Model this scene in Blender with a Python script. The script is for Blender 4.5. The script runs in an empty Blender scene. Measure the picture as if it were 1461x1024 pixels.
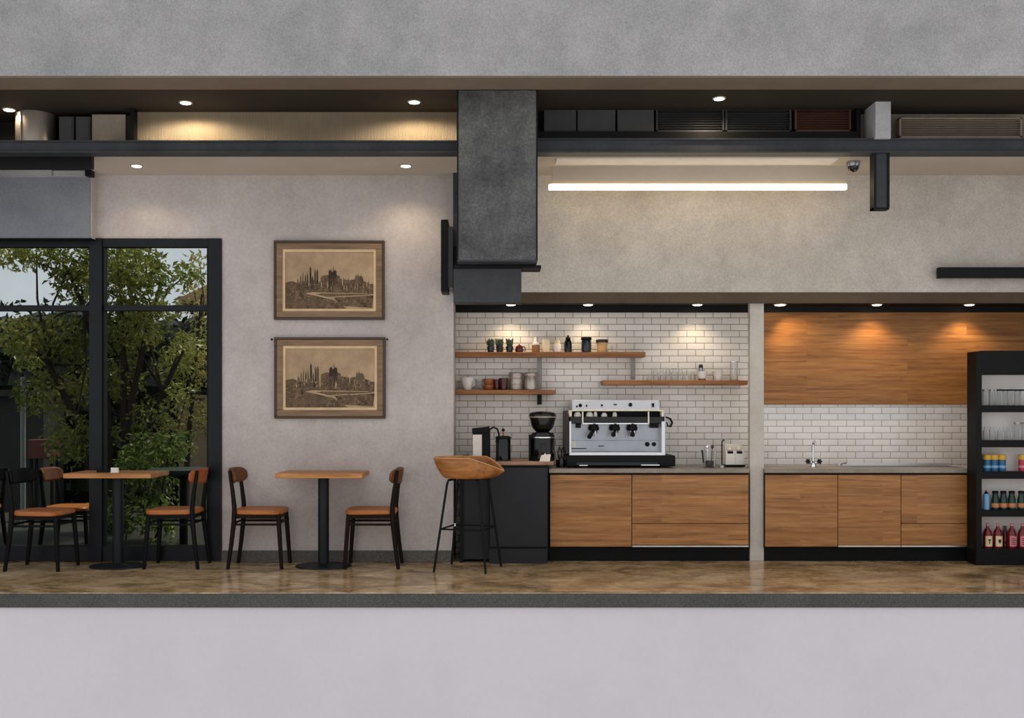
import bpy, bmesh, math, random
from mathutils import Vector, Matrix
R = random.Random(7)
SC = bpy.context.scene
COL = SC.collection
F = 1500.0; CX = 700.0; CY = 590.0; EYE = 1.311     # focal length (px), principal point, eye height (m)

def wx(px, Y): return (px - CX) / F * Y
def wz(py, Y): return EYE + (CY - py) / F * Y

# ------------------------------------------------------------------ materials
def lin(c):
    out = []
    for v in c[:3]:
        v /= 255.0
        out.append(v / 12.92 if v <= 0.04045 else ((v + 0.055) / 1.055) ** 2.4)
    return (*out, 1.0)

def base_mat(name):
    m = bpy.data.materials.new(name); m.use_nodes = True
    nt = m.node_tree
    return m, nt, nt.nodes['Principled BSDF'], nt.nodes.new('ShaderNodeTexCoord')

def N(nt, t, **kw):
    n = nt.nodes.new(t)
    for k, v in kw.items():
        if k in n.inputs: n.inputs[k].default_value = v
        else: setattr(n, k, v)
    return n

def noise(nt, vec, scale, detail=4, rough=.55, dist=0):
    n = N(nt, 'ShaderNodeTexNoise', Scale=scale, Detail=detail, Roughness=rough, Distortion=dist)
    nt.links.new(vec, n.inputs['Vector']); return n.outputs['Fac']

def ramp(nt, fac, stops):
    r = nt.nodes.new('ShaderNodeValToRGB'); e = r.color_ramp.elements
    while len(e) < len(stops): e.new(.5)
    for i, (p, c) in enumerate(stops): e[i].position = p; e[i].color = c
    nt.links.new(fac, r.inputs['Fac']); return r.outputs['Color']

def mix(nt, a, b, fac, mode='MIX'):
    m = nt.nodes.new('ShaderNodeMix'); m.data_type = 'RGBA'; m.blend_type = mode
    for sock, v in ((m.inputs[0], fac), (m.inputs[6], a), (m.inputs[7], b)):
        if hasattr(v, 'is_output'): nt.links.new(v, sock)
        else: sock.default_value = v
    return m.outputs[2]

def bump(nt, bs, height, strength=.2, dist=.01):
    b = N(nt, 'ShaderNodeBump', Strength=strength, Distance=dist)
    nt.links.new(height, b.inputs['Height']); nt.links.new(b.outputs['Normal'], bs.inputs['Normal'])

def mapping(nt, vec, scale=(1, 1, 1), loc=(0, 0, 0)):
    mp = nt.nodes.new('ShaderNodeMapping'); mp.inputs['Scale'].default_value = scale; mp.inputs['Location'].default_value = loc
    nt.links.new(vec, mp.inputs['Vector']); return mp.outputs['Vector']

def plain(name, c, rough=.5, metal=0., var=.12, scale=9., spec=.5, bmp=0.):
    m, nt, bs, tc = base_mat(name)
    f = noise(nt, tc.outputs['Object'], scale)
    a = lin(c)
    d = tuple(v * (1 - var) for v in a[:3]) + (1,); l = tuple(min(1, v * (1 + var)) for v in a[:3]) + (1,)
    nt.links.new(ramp(nt, f, [(.3, d), (.7, l)]), bs.inputs['Base Color'])
    bs.inputs['Roughness'].default_value = rough; bs.inputs['Metallic'].default_value = metal
    bs.inputs['Specular IOR Level'].default_value = spec
    if bmp: bump(nt, bs, noise(nt, tc.outputs['Object'], scale * 12), bmp, .004)
    return m

def stucco(name, c1, c2, big=1.3, fine=55., rough=.85, bmp=.25, contrast=.18, spec=.25):
    m, nt, bs, tc = base_mat(name); v = tc.outputs['Object']
    a = ramp(nt, noise(nt, v, big, 6, .62), [(.32, lin(c1)), (.68, lin(c2))])
    g = ramp(nt, noise(nt, v, fine, 5, .7), [(.3, (1 - contrast,) * 3 + (1,)), (.7, (1 + contrast * .3,) * 3 + (1,))])
    g2 = ramp(nt, noise(nt, v, big * 5, 5, .65), [(.3, (1 - contrast * .6,) * 3 + (1,)), (.7, (1,) * 3 + (1,))])
    col = mix(nt, mix(nt, a, g, 1., 'MULTIPLY'), g2, 1., 'MULTIPLY')
    nt.links.new(col, bs.inputs['Base Color'])
    bs.inputs['Roughness'].default_value = rough; bs.inputs['Specular IOR Level'].default_value = spec
    bump(nt, bs, noise(nt, v, fine * 1.5, 4), bmp, .004)
    return m

def wood(name, dark, mid, light, plank=(1.1, .12), rough=.45, grain=(.9, 9, 9), seam=.35, pvar=.28, knots=True):
    m, nt, bs, tc = base_mat(name)
    oi = nt.nodes.new('ShaderNodeObjectInfo')
    off = N(nt, 'ShaderNodeVectorMath', operation='SCALE'); off.inputs[0].default_value = (7.3, 3.1, 5.7)
    nt.links.new(oi.outputs['Random'], off.inputs['Scale'])
    ad = N(nt, 'ShaderNodeVectorMath', operation='ADD')
    nt.links.new(tc.outputs['Object'], ad.inputs[0]); nt.links.new(off.outputs[0], ad.inputs[1]); v = ad.outputs[0]
    sep = nt.nodes.new('ShaderNodeSeparateXYZ'); nt.links.new(v, sep.inputs[0])
    cmb = nt.nodes.new('ShaderNodeCombineXYZ'); nt.links.new(sep.outputs['X'], cmb.inputs['X']); nt.links.new(sep.outputs['Z'], cmb.inputs['Y'])
    br = N(nt, 'ShaderNodeTexBrick', Scale=1.0); br.offset = .37; br.offset_frequency = 2
    br.inputs['Brick Width'].default_value = plank[0]; br.inputs['Row Height'].default_value = plank[1]
    br.inputs['Mortar Size'].default_value = .0012; br.inputs['Mortar Smooth'].default_value = .3; br.inputs['Bias'].default_value = 0
    br.inputs['Color1'].default_value = (1 - pvar,) * 3 + (1,); br.inputs['Color2'].default_value = (1.08,) * 3 + (1,)
    br.inputs['Mortar'].default_value = (1 - seam,) * 3 + (1,)
    nt.links.new(cmb.outputs[0], br.inputs['Vector'])
    # each board shifts its own grain
    sh = N(nt, 'ShaderNodeVectorMath', operation='SCALE'); sh.inputs['Scale'].default_value = 9.0
    nt.links.new(br.outputs['Color'], sh.inputs[0])
    ad2 = N(nt, 'ShaderNodeVectorMath', operation='ADD'); nt.links.new(v, ad2.inputs[0]); nt.links.new(sh.outputs[0], ad2.inputs[1])
    g = noise(nt, mapping(nt, ad2.outputs[0], grain), 2.4, 9, .66, .45)
    c = ramp(nt, g, [(.3, lin(dark)), (.5, lin(mid)), (.72, lin(light))])
    fine = noise(nt, mapping(nt, ad2.outputs[0], (2.5, 60, 60)), 2.5, 5, .6)
    c = mix(nt, c, ramp(nt, fine, [(.3, (.78,) * 3 + (1,)), (.7, (1.06,) * 3 + (1,))]), 1., 'MULTIPLY')
    if knots:
        k = noise(nt, mapping(nt, ad2.outputs[0], (1.6, 4, 4)), 1.7, 3, .5, 1.6)
        c = mix(nt, c, ramp(nt, k, [(.22, (.5, .45, .4, 1)), (.36, (1, 1, 1, 1))]), .6, 'MULTIPLY')
    c = mix(nt, c, br.outputs['Color'], .9, 'MULTIPLY')
    nt.links.new(c, bs.inputs['Base Color']); bs.inputs['Roughness'].default_value = rough
    bs.inputs['Specular IOR Level'].default_value = .35
    bump(nt, bs, fine, .08, .003)
    return m

def tiles(name, tile, tile2, mortar, w, h, loc, rough=.25, msize=.003):
    m, nt, bs, tc = base_mat(name)
    sep = nt.nodes.new('ShaderNodeSeparateXYZ'); nt.links.new(tc.outputs['Object'], sep.inputs[0])
    cmb = nt.nodes.new('ShaderNodeCombineXYZ'); nt.links.new(sep.outputs['X'], cmb.inputs['X']); nt.links.new(sep.outputs['Z'], cmb.inputs['Y'])
    v = mapping(nt, cmb.outputs[0], (1, 1, 1), loc)
    def brick(ms, smooth):
        br = N(nt, 'ShaderNodeTexBrick', Scale=1.0); br.offset = .5; br.offset_frequency = 2
        br.inputs['Brick Width'].default_value = w; br.inputs['Row Height'].default_value = h
        br.inputs['Mortar Size'].default_value = ms; br.inputs['Mortar Smooth'].default_value = smooth
        br.inputs['Color1'].default_value = lin(tile); br.inputs['Color2'].default_value = lin(tile2); br.inputs['Mortar'].default_value = lin(mortar)
        nt.links.new(v, br.inputs['Vector']); return br
    b = brick(msize, .1)
    dirt = ramp(nt, noise(nt, tc.outputs['Object'], 3, 5), [(.3, (.88, .87, .85, 1)), (.65, (1, 1, 1, 1))])
    nt.links.new(mix(nt, b.outputs['Color'], dirt, 1., 'MULTIPLY'), bs.inputs['Base Color'])
    bs.inputs['Roughness'].default_value = rough
    b2 = brick(msize * 3, 1.)
    inv = N(nt, 'ShaderNodeMath', operation='SUBTRACT'); inv.inputs[0].default_value = 1.; nt.links.new(b2.outputs['Fac'], inv.inputs[1])
    bump(nt, bs, inv.outputs[0], .45, .004)
    return m

def emit(name, c, s):
    m, nt, bs, tc = base_mat(name)
    f = ramp(nt, noise(nt, tc.outputs['Object'], 3), [(.3, tuple(v * .97 for v in lin(c)[:3]) + (1,)), (.7, lin(c))])
    bs.inputs['Base Color'].default_value = (.8, .8, .8, 1)
    nt.links.new(f, bs.inputs['Emission Color']); bs.inputs['Emission Strength'].default_value = s
    return m

def thin_glass(name, tint, refl=1.5, rough=.02, var=.06, edge=0):
    m, nt, bs, tc = base_mat(name); nt.nodes.remove(bs)
    out = nt.nodes['Material Output']
    tr = nt.nodes.new('ShaderNodeBsdfTransparent'); gl = nt.nodes.new('ShaderNodeBsdfGlossy'); gl.inputs['Roughness'].default_value = rough
    a = tuple(tint) + (1,); b = tuple(v * (1 - var) for v in tint) + (1,)
    nt.links.new(ramp(nt, noise(nt, tc.outputs['Object'], 2), [(.3, b), (.7, a)]), tr.inputs['Color'])
    fr = N(nt, 'ShaderNodeFresnel', IOR=refl)
    mx = nt.nodes.new('ShaderNodeMixShader')
    nt.links.new(fr.outputs[0], mx.inputs[0]); nt.links.new(tr.outputs[0], mx.inputs[1])
    if edge:
        df = nt.nodes.new('ShaderNodeBsdfDiffuse'); df.inputs['Color'].default_value = (.9, .92, .92, 1)  # white diffuse in the glass edges stands in for glints
        m2 = nt.nodes.new('ShaderNodeMixShader'); m2.inputs[0].default_value = edge
        nt.links.new(gl.outputs[0], m2.inputs[1]); nt.links.new(df.outputs[0], m2.inputs[2]); nt.links.new(m2.outputs[0], mx.inputs[2])
    else: nt.links.new(gl.outputs[0], mx.inputs[2])
    nt.links.new(mx.outputs[0], out.inputs['Surface'])
    return m

def floor_mat():
    m, nt, bs, tc = base_mat('polished_brown_concrete'); v = tc.outputs['Object']
    n1 = noise(nt, mapping(nt, v, (1, 1.3, 1)), 2.6, 9, .72, .7)
    c = ramp(nt, n1, [(.33, lin((122, 99, 71))), (.45, lin((166, 139, 103))), (.54, lin((196, 169, 130))), (.68, lin((226, 205, 168)))])
    n2 = noise(nt, mapping(nt, v, (1, 2.2, 1)), 7, 8, .75, .6)
    c = mix(nt, c, ramp(nt, n2, [(.3, (.5, .47, .43, 1)), (.62, (1.05, 1.03, 1, 1))]), .85, 'MULTIPLY')
    nt.links.new(c, bs.inputs['Base Color'])
    nt.links.new(ramp(nt, n2, [(.2, (.08,) * 3 + (1,)), (.8, (.26,) * 3 + (1,))]), bs.inputs['Roughness'])
    bump(nt, bs, n2, .05, .004)
    return m

def terrazzo(name, c):
    m, nt, bs, tc = base_mat(name); v = tc.outputs['Object']
    vo = N(nt, 'ShaderNodeTexVoronoi', Scale=170.0); nt.links.new(v, vo.inputs['Vector'])
    a = lin(c)
    col = ramp(nt, vo.outputs['Color'], [(.2, tuple(x * .7 for x in a[:3]) + (1,)), (.6, a), (.9, tuple(x * 1.45 for x in a[:3]) + (1,))])
    nt.links.new(mix(nt, col, ramp(nt, noise(nt, v, 2, 5), [(.3, (.8,) * 3 + (1,)), (.7, (1.1,) * 3 + (1,))]), 1., 'MULTIPLY'), bs.inputs['Base Color'])
    bs.inputs['Roughness'].default_value = .75; bs.inputs['Specular IOR Level'].default_value = .3
    return m

def leaf_mat(name, stops):
    m, nt, bs, tc = base_mat(name)
    n1 = noise(nt, tc.outputs['Object'], 1.3, 3); n2 = noise(nt, tc.outputs['Object'], 14, 3)
    ad = N(nt, 'ShaderNodeMath', operation='ADD'); nt.links.new(n1, ad.inputs[0]); nt.links.new(n2, ad.inputs[1])
    h = N(nt, 'ShaderNodeMath', operation='MULTIPLY'); h.inputs[1].default_value = .5; nt.links.new(ad.outputs[0], h.inputs[0])
    nt.links.new(ramp(nt, h.outputs[0], [(p, lin(c)) for p, c in stops]), bs.inputs['Base Color'])
    bs.inputs['Roughness'].default_value = .4
    tl = nt.nodes.new('ShaderNodeBsdfTranslucent'); nt.links.new(bs.inputs['Base Color'].links[0].from_socket, tl.inputs['Color'])
    mx = nt.nodes.new('ShaderNodeMixShader'); mx.inputs[0].default_value = .4
    nt.links.new(bs.outputs[0], mx.inputs[1]); nt.links.new(tl.outputs[0], mx.inputs[2]); nt.links.new(mx.outputs[0], nt.nodes['Material Output'].inputs['Surface'])
    return m

M = {}
M['fascia'] = stucco('grey_stucco', (150, 149, 149), (176, 174, 173), .9, 75, contrast=.3, bmp=.45)
M['white_wall'] = stucco('smooth_white_render', (189, 184, 189), (197, 191, 197), .6, 40, bmp=.06, contrast=.03)
M['wall'] = stucco('pale_concrete_plaster', (178, 169, 164), (200, 191, 186), 1.2, 45, contrast=.16)
M['wall_warm'] = stucco('rough_beige_plaster', (184, 177, 166), (204, 197, 187), 1.2, 75, contrast=.26, bmp=.4)
M['block'] = stucco('blue_grey_stucco', (122, 125, 132), (146, 149, 155), 1.2, 60, contrast=.2)
M['post_concrete'] = stucco('light_concrete', (165, 165, 165), (190, 190, 190), 2, 60)
M['column'] = stucco('pale_plaster_column', (190, 181, 170), (206, 198, 188), 2, 70, contrast=.12)
M['ceil_low'] = stucco('cream_ceiling', (178, 166, 150), (190, 178, 164), .8, 30, bmp=.05, contrast=.04)
M['ceil_dark'] = stucco('dark_brown_soffit', (42, 35, 28), (56, 47, 38), .8, 40, bmp=.05, contrast=.1)
M['soffit_brown'] = stucco('taupe_soffit', (104, 90, 76), (118, 104, 89), .8, 40, bmp=.05, contrast=.08)
M['board_brown'] = stucco('brown_fascia_board', (76, 62, 48), (94, 78, 62), .9, 40, bmp=.05, contrast=.1)
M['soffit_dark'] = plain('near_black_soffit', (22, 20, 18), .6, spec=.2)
M['steel'] = stucco('blackened_steel', (46, 48, 52), (62, 64, 68), 2.5, 30, rough=.55, bmp=.08, contrast=.2, spec=.25)
M['duct'] = stucco('galvanised_dark_duct', (66, 67, 67), (116, 116, 114), 2.2, 48, rough=.6, bmp=.18, contrast=.55, spec=.25)
M['duct_box'] = stucco('charcoal_duct_box', (54, 55, 57), (68, 69, 70), 2, 45, rough=.6, bmp=.1, contrast=.2)
M['black'] = plain('matt_black', (13, 13, 14), .55, scale=6, spec=.18)
M['black_gloss'] = plain('gloss_black', (9, 9, 10), .15, scale=6, spec=.4)
M['frame_metal'] = plain('dark_window_metal', (19, 22, 27), .42, scale=4, var=.2, spec=.2)
M['floor'] = floor_mat()
M['slab'] = terrazzo('dark_terrazzo_edge', (70, 70, 67))
M['baseboard'] = terrazzo('grey_concrete_skirting', (92, 88, 82))
M['counter_top'] = stucco('grey_stone_worktop', (140, 128, 112), (164, 152, 136), 3, 90, rough=.35, bmp=.05, contrast=.3, spec=.4)
M['wood_panel'] = wood('oak_wall_panel', (118, 76, 38), (160, 107, 54), (184, 132, 76), (1.5, .13), pvar=.2, grain=(.7, 13, 13))
M['wood_door'] = wood('oak_cabinet_front', (130, 86, 46), (168, 115, 64), (190, 140, 88), (1.3, .1), pvar=.16, seam=.04, grain=(.7, 13, 13))
M['wood_shelf'] = wood('shelf_oak', (112, 68, 30), (154, 98, 50), (178, 122, 70), (3, .3), pvar=.1, seam=0)
M['wood_table'] = wood('table_oak', (140, 90, 46), (178, 120, 66), (202, 146, 92), (3, .4), pvar=.1, seam=0, knots=False)
M['wood_stool'] = wood('plywood_shell', (124, 76, 36), (164, 106, 54), (186, 128, 74), (3, .6), pvar=.05, seam=0, rough=.38, knots=False)
M['wood_top'] = wood('walnut_cabinet_top', (120, 88, 66), (150, 114, 88), (174, 138, 110), (3, .4), pvar=.1, seam=0)
M['seat'] = wood('tan_chair_seat', (140, 78, 30), (172, 100, 42), (190, 116, 56), (3, .6), pvar=.05, seam=0, rough=.42, knots=False)
M['back_brown'] = wood('brown_bent_backrest', (74, 40, 20), (100, 58, 30), (120, 72, 40), (3, .6), pvar=.05, seam=0, knots=False)
M['back_orange'] = wood('orange_bent_backrest', (120, 58, 26), (150, 78, 38), (168, 92, 48), (3, .6), pvar=.05, seam=0, knots=False)
M['chair_leg'] = plain('dark_stained_chair_frame', (24, 12, 9), .5, scale=12, spec=.12)
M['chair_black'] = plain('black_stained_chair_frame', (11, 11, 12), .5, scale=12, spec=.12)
M['table_leg'] = plain('dark_blue_black_powder_coat', (20, 24, 28), .45, spec=.22)
M['tile_left'] = tiles('off_white_metro_tile', (222, 215, 205), (234, 227, 218), (140, 130, 118), .165, .0602, (.05, .013, 0))
M['tile_right'] = tiles('white_metro_tile', (230, 226, 222), (240, 237, 233), (166, 158, 151), .165, .0602, (.03, .013, 0))
M['kick'] = plain('black_kickboard', (13, 13, 13), .6, spec=.15)
M['cabinet_dark'] = plain('charcoal_cabinet', (40, 40, 43), .55, var=.08, scale=3, spec=.2)
M['alu'] = plain('brushed_aluminium', (200, 195, 188), .35, .9)
M['chrome'] = plain('chrome', (225, 225, 228), .12, 1., var=.03)
M['inox'] = plain('brushed_stainless', (148, 153, 158), .3, .95, var=.08, scale=6)
M['inox_light'] = plain('bright_stainless', (214, 216, 220), .36, .7, var=.05, scale=8)
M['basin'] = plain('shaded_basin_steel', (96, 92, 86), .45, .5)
M['hanger'] = plain('grey_shelf_hanger', (128, 124, 118), .5)
M['ply_edge'] = plain('pale_plywood_edge', (196, 150, 98), .5)
M['cream'] = plain('cream_enamel', (234, 227, 206), .3)
M['white'] = plain('white_ceramic', (228, 222, 212), .25, var=.05)
M['paper'] = plain('white_paper', (226, 216, 204), .8, var=.05)
M['glass_window'] = thin_glass('tinted_window_glass', (.70, .74, .75), 1.04)
M['glass_ware'] = thin_glass('clear_tableware_glass', (.975, .98, .975), 1.38, rough=.15, var=.01, edge=.6)
M['ribbed'] = None
M['tin'] = plain('dull_tin', (176, 164, 152), .35, .7, var=.15, scale=25)
M['amber'] = plain('amber_sauce', (140, 92, 44), .3)
M['ivory'] = plain('ivory_plastic', (222, 206, 172), .4)
M['navy'] = plain('navy_glaze', (26, 38, 50), .2)
M['kraft'] = plain('kraft_tub', (204, 162, 104), .6)
M['brown_dark'] = plain('dark_brown_lid', (44, 30, 22), .5)
M['terracotta'] = plain('orange_brown_glaze', (150, 84, 44), .3)
M['darkred'] = plain('dark_red_glaze', (74, 22, 20), .2)
M['can_blue'] = plain('blue_tin_print', (42, 92, 132), .35)
M['can_yellow'] = plain('yellow_lid', (214, 170, 62), .4)
M['can_pink'] = plain('crimson_tin_print', (176, 46, 74), .35)
M['bottle_blue'] = plain('pale_blue_plastic', (120, 168, 206), .3)
M['bottle_green'] = plain('dark_green_glass', (16, 46, 36), .15)
M['bottle_red'] = plain('deep_red_bottle', (112, 10, 24), .2)
M['label_orange'] = plain('orange_label', (196, 128, 84), .6)
M['label_cream'] = plain('cream_label', (232, 212, 170), .6)
M['label_pink'] = plain('pink_label', (214, 132, 136), .6)
M['ink'] = plain('label_ink', (60, 40, 30), .7)
M['lamp'] = emit('warm_lamp', (255, 236, 205), 9)
M['led'] = emit('white_led', (255, 228, 184), 5.5)
M['bezel'] = plain('lamp_bezel', (150, 142, 130), .4)
M['frame_dark'] = plain('dark_walnut_frame_edge', (58, 40, 28), .45, scale=20)
M['frame_brown'] = wood('brown_picture_frame', (104, 80, 56), (128, 101, 74), (146, 118, 90), (5, 1), pvar=.02, seam=0, knots=False)
M['mat_cream'] = plain('cream_mount_board', (204, 176, 138), .8)
M['print_paper'] = stucco('aged_print_paper', (150, 126, 99), (186, 160, 128), 4, 60, bmp=0, contrast=.1)
M['ink_dark'] = stucco('sepia_ink_dark', (52, 42, 36), (76, 62, 50), 25, 120, bmp=0, contrast=.3)
M['ink_mid'] = stucco('sepia_ink_mid', (92, 76, 60), (124, 102, 80), 25, 120, bmp=0, contrast=.3)
M['ink_mottle'] = stucco('sepia_mottled_ground', (70, 57, 46), (136, 112, 86), 38, 150, bmp=0, contrast=.35)
M['ink_light'] = plain('sepia_highlight', (200, 170, 130), .8)
M['leaf'] = leaf_mat('tree_leaf', [(.34, (72, 84, 32)), (.5, (130, 136, 62)), (.66, (190, 184, 106))])
M['leaf_sunglow'] = leaf_mat('sunglow_leaf', [(.34, (124, 122, 66)), (.5, (166, 156, 88)), (.66, (204, 182, 112))])  # yellow tone puts the warm sun glow into the leaf colour
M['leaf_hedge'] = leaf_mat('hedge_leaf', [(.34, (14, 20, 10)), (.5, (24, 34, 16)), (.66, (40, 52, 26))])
M['leaf_bush'] = leaf_mat('bush_leaf', [(.34, (60, 78, 30)), (.5, (104, 124, 56)), (.66, (150, 164, 90))])
M['succulent'] = plain('succulent_green', (52, 66, 42), .5, var=.3, scale=40)
M['bark'] = plain('grey_brown_bark', (52, 44, 36), .9, var=.3, scale=20)
M['brick_out'] = stucco('tan_house_wall', (178, 152, 122), (200, 174, 142), 1, 30)
M['stone_out'] = stucco('grey_garden_wall', (140, 122, 98), (166, 146, 120), 1.2, 30)
M['eave'] = plain('orange_eave', (176, 138, 104), .7)
M['dark_out'] = plain('dark_outbuilding', (44, 42, 41), .9)
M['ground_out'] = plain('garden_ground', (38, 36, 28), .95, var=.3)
M['planter'] = plain('red_brown_planter', (92, 44, 34), .7)
M['pole_out'] = plain('pale_grey_pole', (120, 124, 122), .6)
M['green_metal'] = plain('dark_green_metal', (28, 44, 38), .5)
M['grille_dark'] = plain('dark_grille', (48, 48, 48), .5)
M['grille_brown'] = plain('red_brown_grille', (84, 46, 30), .5)
M['grille_beige'] = plain('beige_grille', (146, 134, 116), .55)
M['panel_grey'] = plain('dark_grey_panel', (62, 62, 62), .6)
M['duct_steel'] = plain('bare_spiral_duct', (170, 160, 148), .35, .8, var=.1, scale=4)
M['box_beige'] = stucco('beige_service_box', (138, 126, 112), (160, 148, 134), 2, 30)
M['shelf_back'] = stucco('grey_shelf_back', (214, 209, 205), (226, 221, 217), 1, 30, bmp=.03, contrast=.04)
def ribbed():
    m, nt, bs, tc = base_mat('ribbed_warm_panel')
    wv = N(nt, 'ShaderNodeTexWave', Scale=26.0, Distortion=0.0); wv.bands_direction = 'X'
    nt.links.new(tc.outputs['Object'], wv.inputs['Vector'])
    c = ramp(nt, wv.outputs['Fac'], [(.2, lin((128, 114, 92))), (.8, lin((150, 135, 111)))])
    c = mix(nt, c, ramp(nt, noise(nt, tc.outputs['Object'], 2), [(.3, (.85,) * 3 + (1,)), (.7, (1.1,) * 3 + (1,))]), 1., 'MULTIPLY')
    nt.links.new(c, bs.inputs['Base Color']); bs.inputs['Roughness'].default_value = .5
    bump(nt, bs, wv.outputs['Fac'], .5, .01)
    return m
M['ribbed'] = ribbed()

# ------------------------------------------------------------------ mesh building
class MB:
    def __init__(s): s.v = []; s.f = []; s.mi = []
    def add(s, vs, fs, mi=0):
        b = len(s.v); s.v += [tuple(p) for p in vs]; s.f += [tuple(i + b for i in f) for f in fs]; s.mi += [mi] * len(fs); return s
    def box(s, x0, x1, y0, y1, z0, z1, mi=0):
        return s.add([(x0, y0, z0), (x1, y0, z0), (x1, y1, z0), (x0, y1, z0), (x0, y0, z1), (x1, y0, z1), (x1, y1, z1), (x0, y1, z1)],
                     [(0, 3, 2, 1), (4, 5, 6, 7), (0, 1, 5, 4), (1, 2, 6, 5), (2, 3, 7, 6), (3, 0, 4, 7)], mi)
    def lathe(s, prof, c=(0, 0, 0), n=24, mi=0, axis='z', sx=1., sy=1.):
        vs = []; fs = []
        for r, h in prof:
            for k in range(n):
                a = 2 * math.pi * k / n; x, y = r * math.cos(a) * sx, r * math.sin(a) * sy
                p = (x, y, h) if axis == 'z' else ((x, -h, y) if axis == 'y' else (h, x, y))
                vs.append((c[0] + p[0], c[1] + p[1], c[2] + p[2]))
        for i in range(len(prof) - 1):
            for k in range(n):
                a, b = i * n + k, i * n + (k + 1) % n
                fs.append((a, b, b + n, a + n))
        if prof[0][0] > 1e-6: fs.append(tuple(range(n - 1, -1, -1)))
        if prof[-1][0] > 1e-6: fs.append(tuple((len(prof) - 1) * n + k for k in range(n)))
        return s.add(vs, fs, mi)
    def tube(s, pts, rad, n=10, mi=0, closed=False):
        pts = [Vector(p) for p in pts]
        if not isinstance(rad, (list, tuple)): rad = [rad] * len(pts)
        vs = []; fs = []; up = None; L = len(pts)
        for i, p in enumerate(pts):
            if closed: t = (pts[(i + 1) % L] - pts[i - 1]).normalized()
            else: t = (pts[min(i + 1, L - 1)] - pts[max(i - 1, 0)]).normalized()
            if up is None:
                up = Vector((0, 0, 1)) if abs(t.z) < .9 else Vector((1, 0, 0))
            a = t.cross(up).normalized(); up = a.cross(t).normalized()
            for k in range(n):
                q = 2 * math.pi * k / n
                vs.append(p + (a * math.cos(q) + up * math.sin(q)) * rad[i])
        for i in range(L if closed else L - 1):
            j = (i + 1) % L
            for k in range(n):
                fs.append((i * n + k, i * n + (k + 1) % n, j * n + (k + 1) % n, j * n + k))
        if not closed: fs += [tuple(range(n - 1, -1, -1)), tuple((L - 1) * n + k for k in range(n))]
        return s.add(vs, fs, mi)
    def prism_xz(s, poly, y0, y1, mi=0):
        n = len(poly)
        vs = [(x, y0, z) for x, z in poly] + [(x, y1, z) for x, z in poly]
        fs = [tuple(range(n)), tuple(range(2 * n - 1, n - 1, -1))] + [(i, i + n, (i + 1) % n + n, (i + 1) % n) for i in range(n)]
        return s.add(vs, fs, mi)
    def quad(s, pts, mi=0): return s.add(pts, [tuple(range(len(pts)))], mi)
    def build(s, name, mats, parent=None, loc=(0, 0, 0), bevel=0, smooth=False, solid=0, sub=0, recalc=True):
        me = bpy.data.meshes.new(name); me.from_pydata(s.v, [], s.f)
        if not isinstance(mats, (list, tuple)): mats = [mats]
        for m in mats: me.materials.append(M[m])
        if len(mats) > 1: me.polygons.foreach_set('material_index', s.mi)
        if recalc:
            bm = bmesh.new(); bm.from_mesh(me); bmesh.ops.recalc_face_normals(bm, faces=bm.faces); bm.to_mesh(me); bm.free()
        me.update()
        o = bpy.data.objects.new(name, me); COL.objects.link(o); o.location = loc
        if parent: o.parent = parent
        if solid:
            md = o.modifiers.new('solid', 'SOLIDIFY'); md.thickness = solid; md.offset = 0
        if sub:
            md = o.modifiers.new('sub', 'SUBSURF'); md.levels = sub; md.render_levels = sub
        if bevel:
            md = o.modifiers.new('bevel', 'BEVEL'); md.width = bevel; md.segments = 2; md.limit_method = 'ANGLE'; md.angle_limit = math.radians(40)
        if smooth:
            for p in me.polygons: p.use_smooth = True
            me.set_sharp_from_angle(angle=math.radians(42))
        return o

def tag(o, label, cat, group=None, kind=None):
    o['label'] = label; o['category'] = cat
    if group: o['group'] = group
    if kind: o['kind'] = kind
    return o
def struct(o, label, cat): return tag(o, label, cat, kind='structure')
def thing(name, label, cat, loc=(0, 0, 0), rz=0., group=None):
    o = bpy.data.objects.new(name, None); COL.objects.link(o); o.location = loc; o.rotation_euler = (0, 0, rz)
    o.empty_display_size = .1
    return tag(o, label, cat, group)
KIDS = {}
def dup(o, label=None, loc=None, rz=None, parent=None):
    c = o.copy(); COL.objects.link(c)
    if parent: c.parent = parent
    if label: c['label'] = label
    if loc: c.location = loc
    if rz is not None: c.rotation_euler = (0, 0, rz)
    for ch in [k for k in SC.objects if k.parent == o]: dup(ch, parent=c)
    return c
def BX(px0, px1, py0, py1, Yf, Yb, pad=0):
    """box measured on its front face: left, right, top, bottom, then front and back depth"""
    return (wx(px0, Yf), wx(px1, Yf), Yf, Yb, wz(py1, Yf), wz(py0, Yf))

# ------------------------------------------------------------------ the setting
YF = 7.71        # facade plane
YW = 9.30        # back wall plane
YT = 9.90        # tile plane in the bar niche
XL, XR = -5.6, 5.8
XN = wx(647, YW)             # left side of the bar niche
ZC = wz(108, YF)             # high soffit height
ZL = wz(250, YW)             # low ceiling height
ZB = wz(417, YW)             # bottom of the wall above the bar
struct(MB().box(XL, XN, YF - .016, 9.44, -.004, 0).box(XN, XR, YF - .016, YT + .1, -.004, 0).build('floor', 'floor'), 'polished mottled brown concrete floor of the cafe', 'floor')
struct(MB().box(XL, XR, YF - .015, YF + .12, -.108, -.004).build('trim_1', 'slab'), 'dark speckled concrete edge of the floor slab', 'slab edge')
struct(MB().box(XL, XR, YF + .005, YF + .2, -2.2, -.108).build('wall_front_lower', 'white_wall'), 'smooth white wall below the floor slab', 'wall')
struct(MB().box(XL, XR, YF, wz(0, 1) * 0 + 7.99, ZC, 5.6).build('wall_front_upper', 'fascia'), 'grey stucco fascia wall across the top', 'wall')
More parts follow.
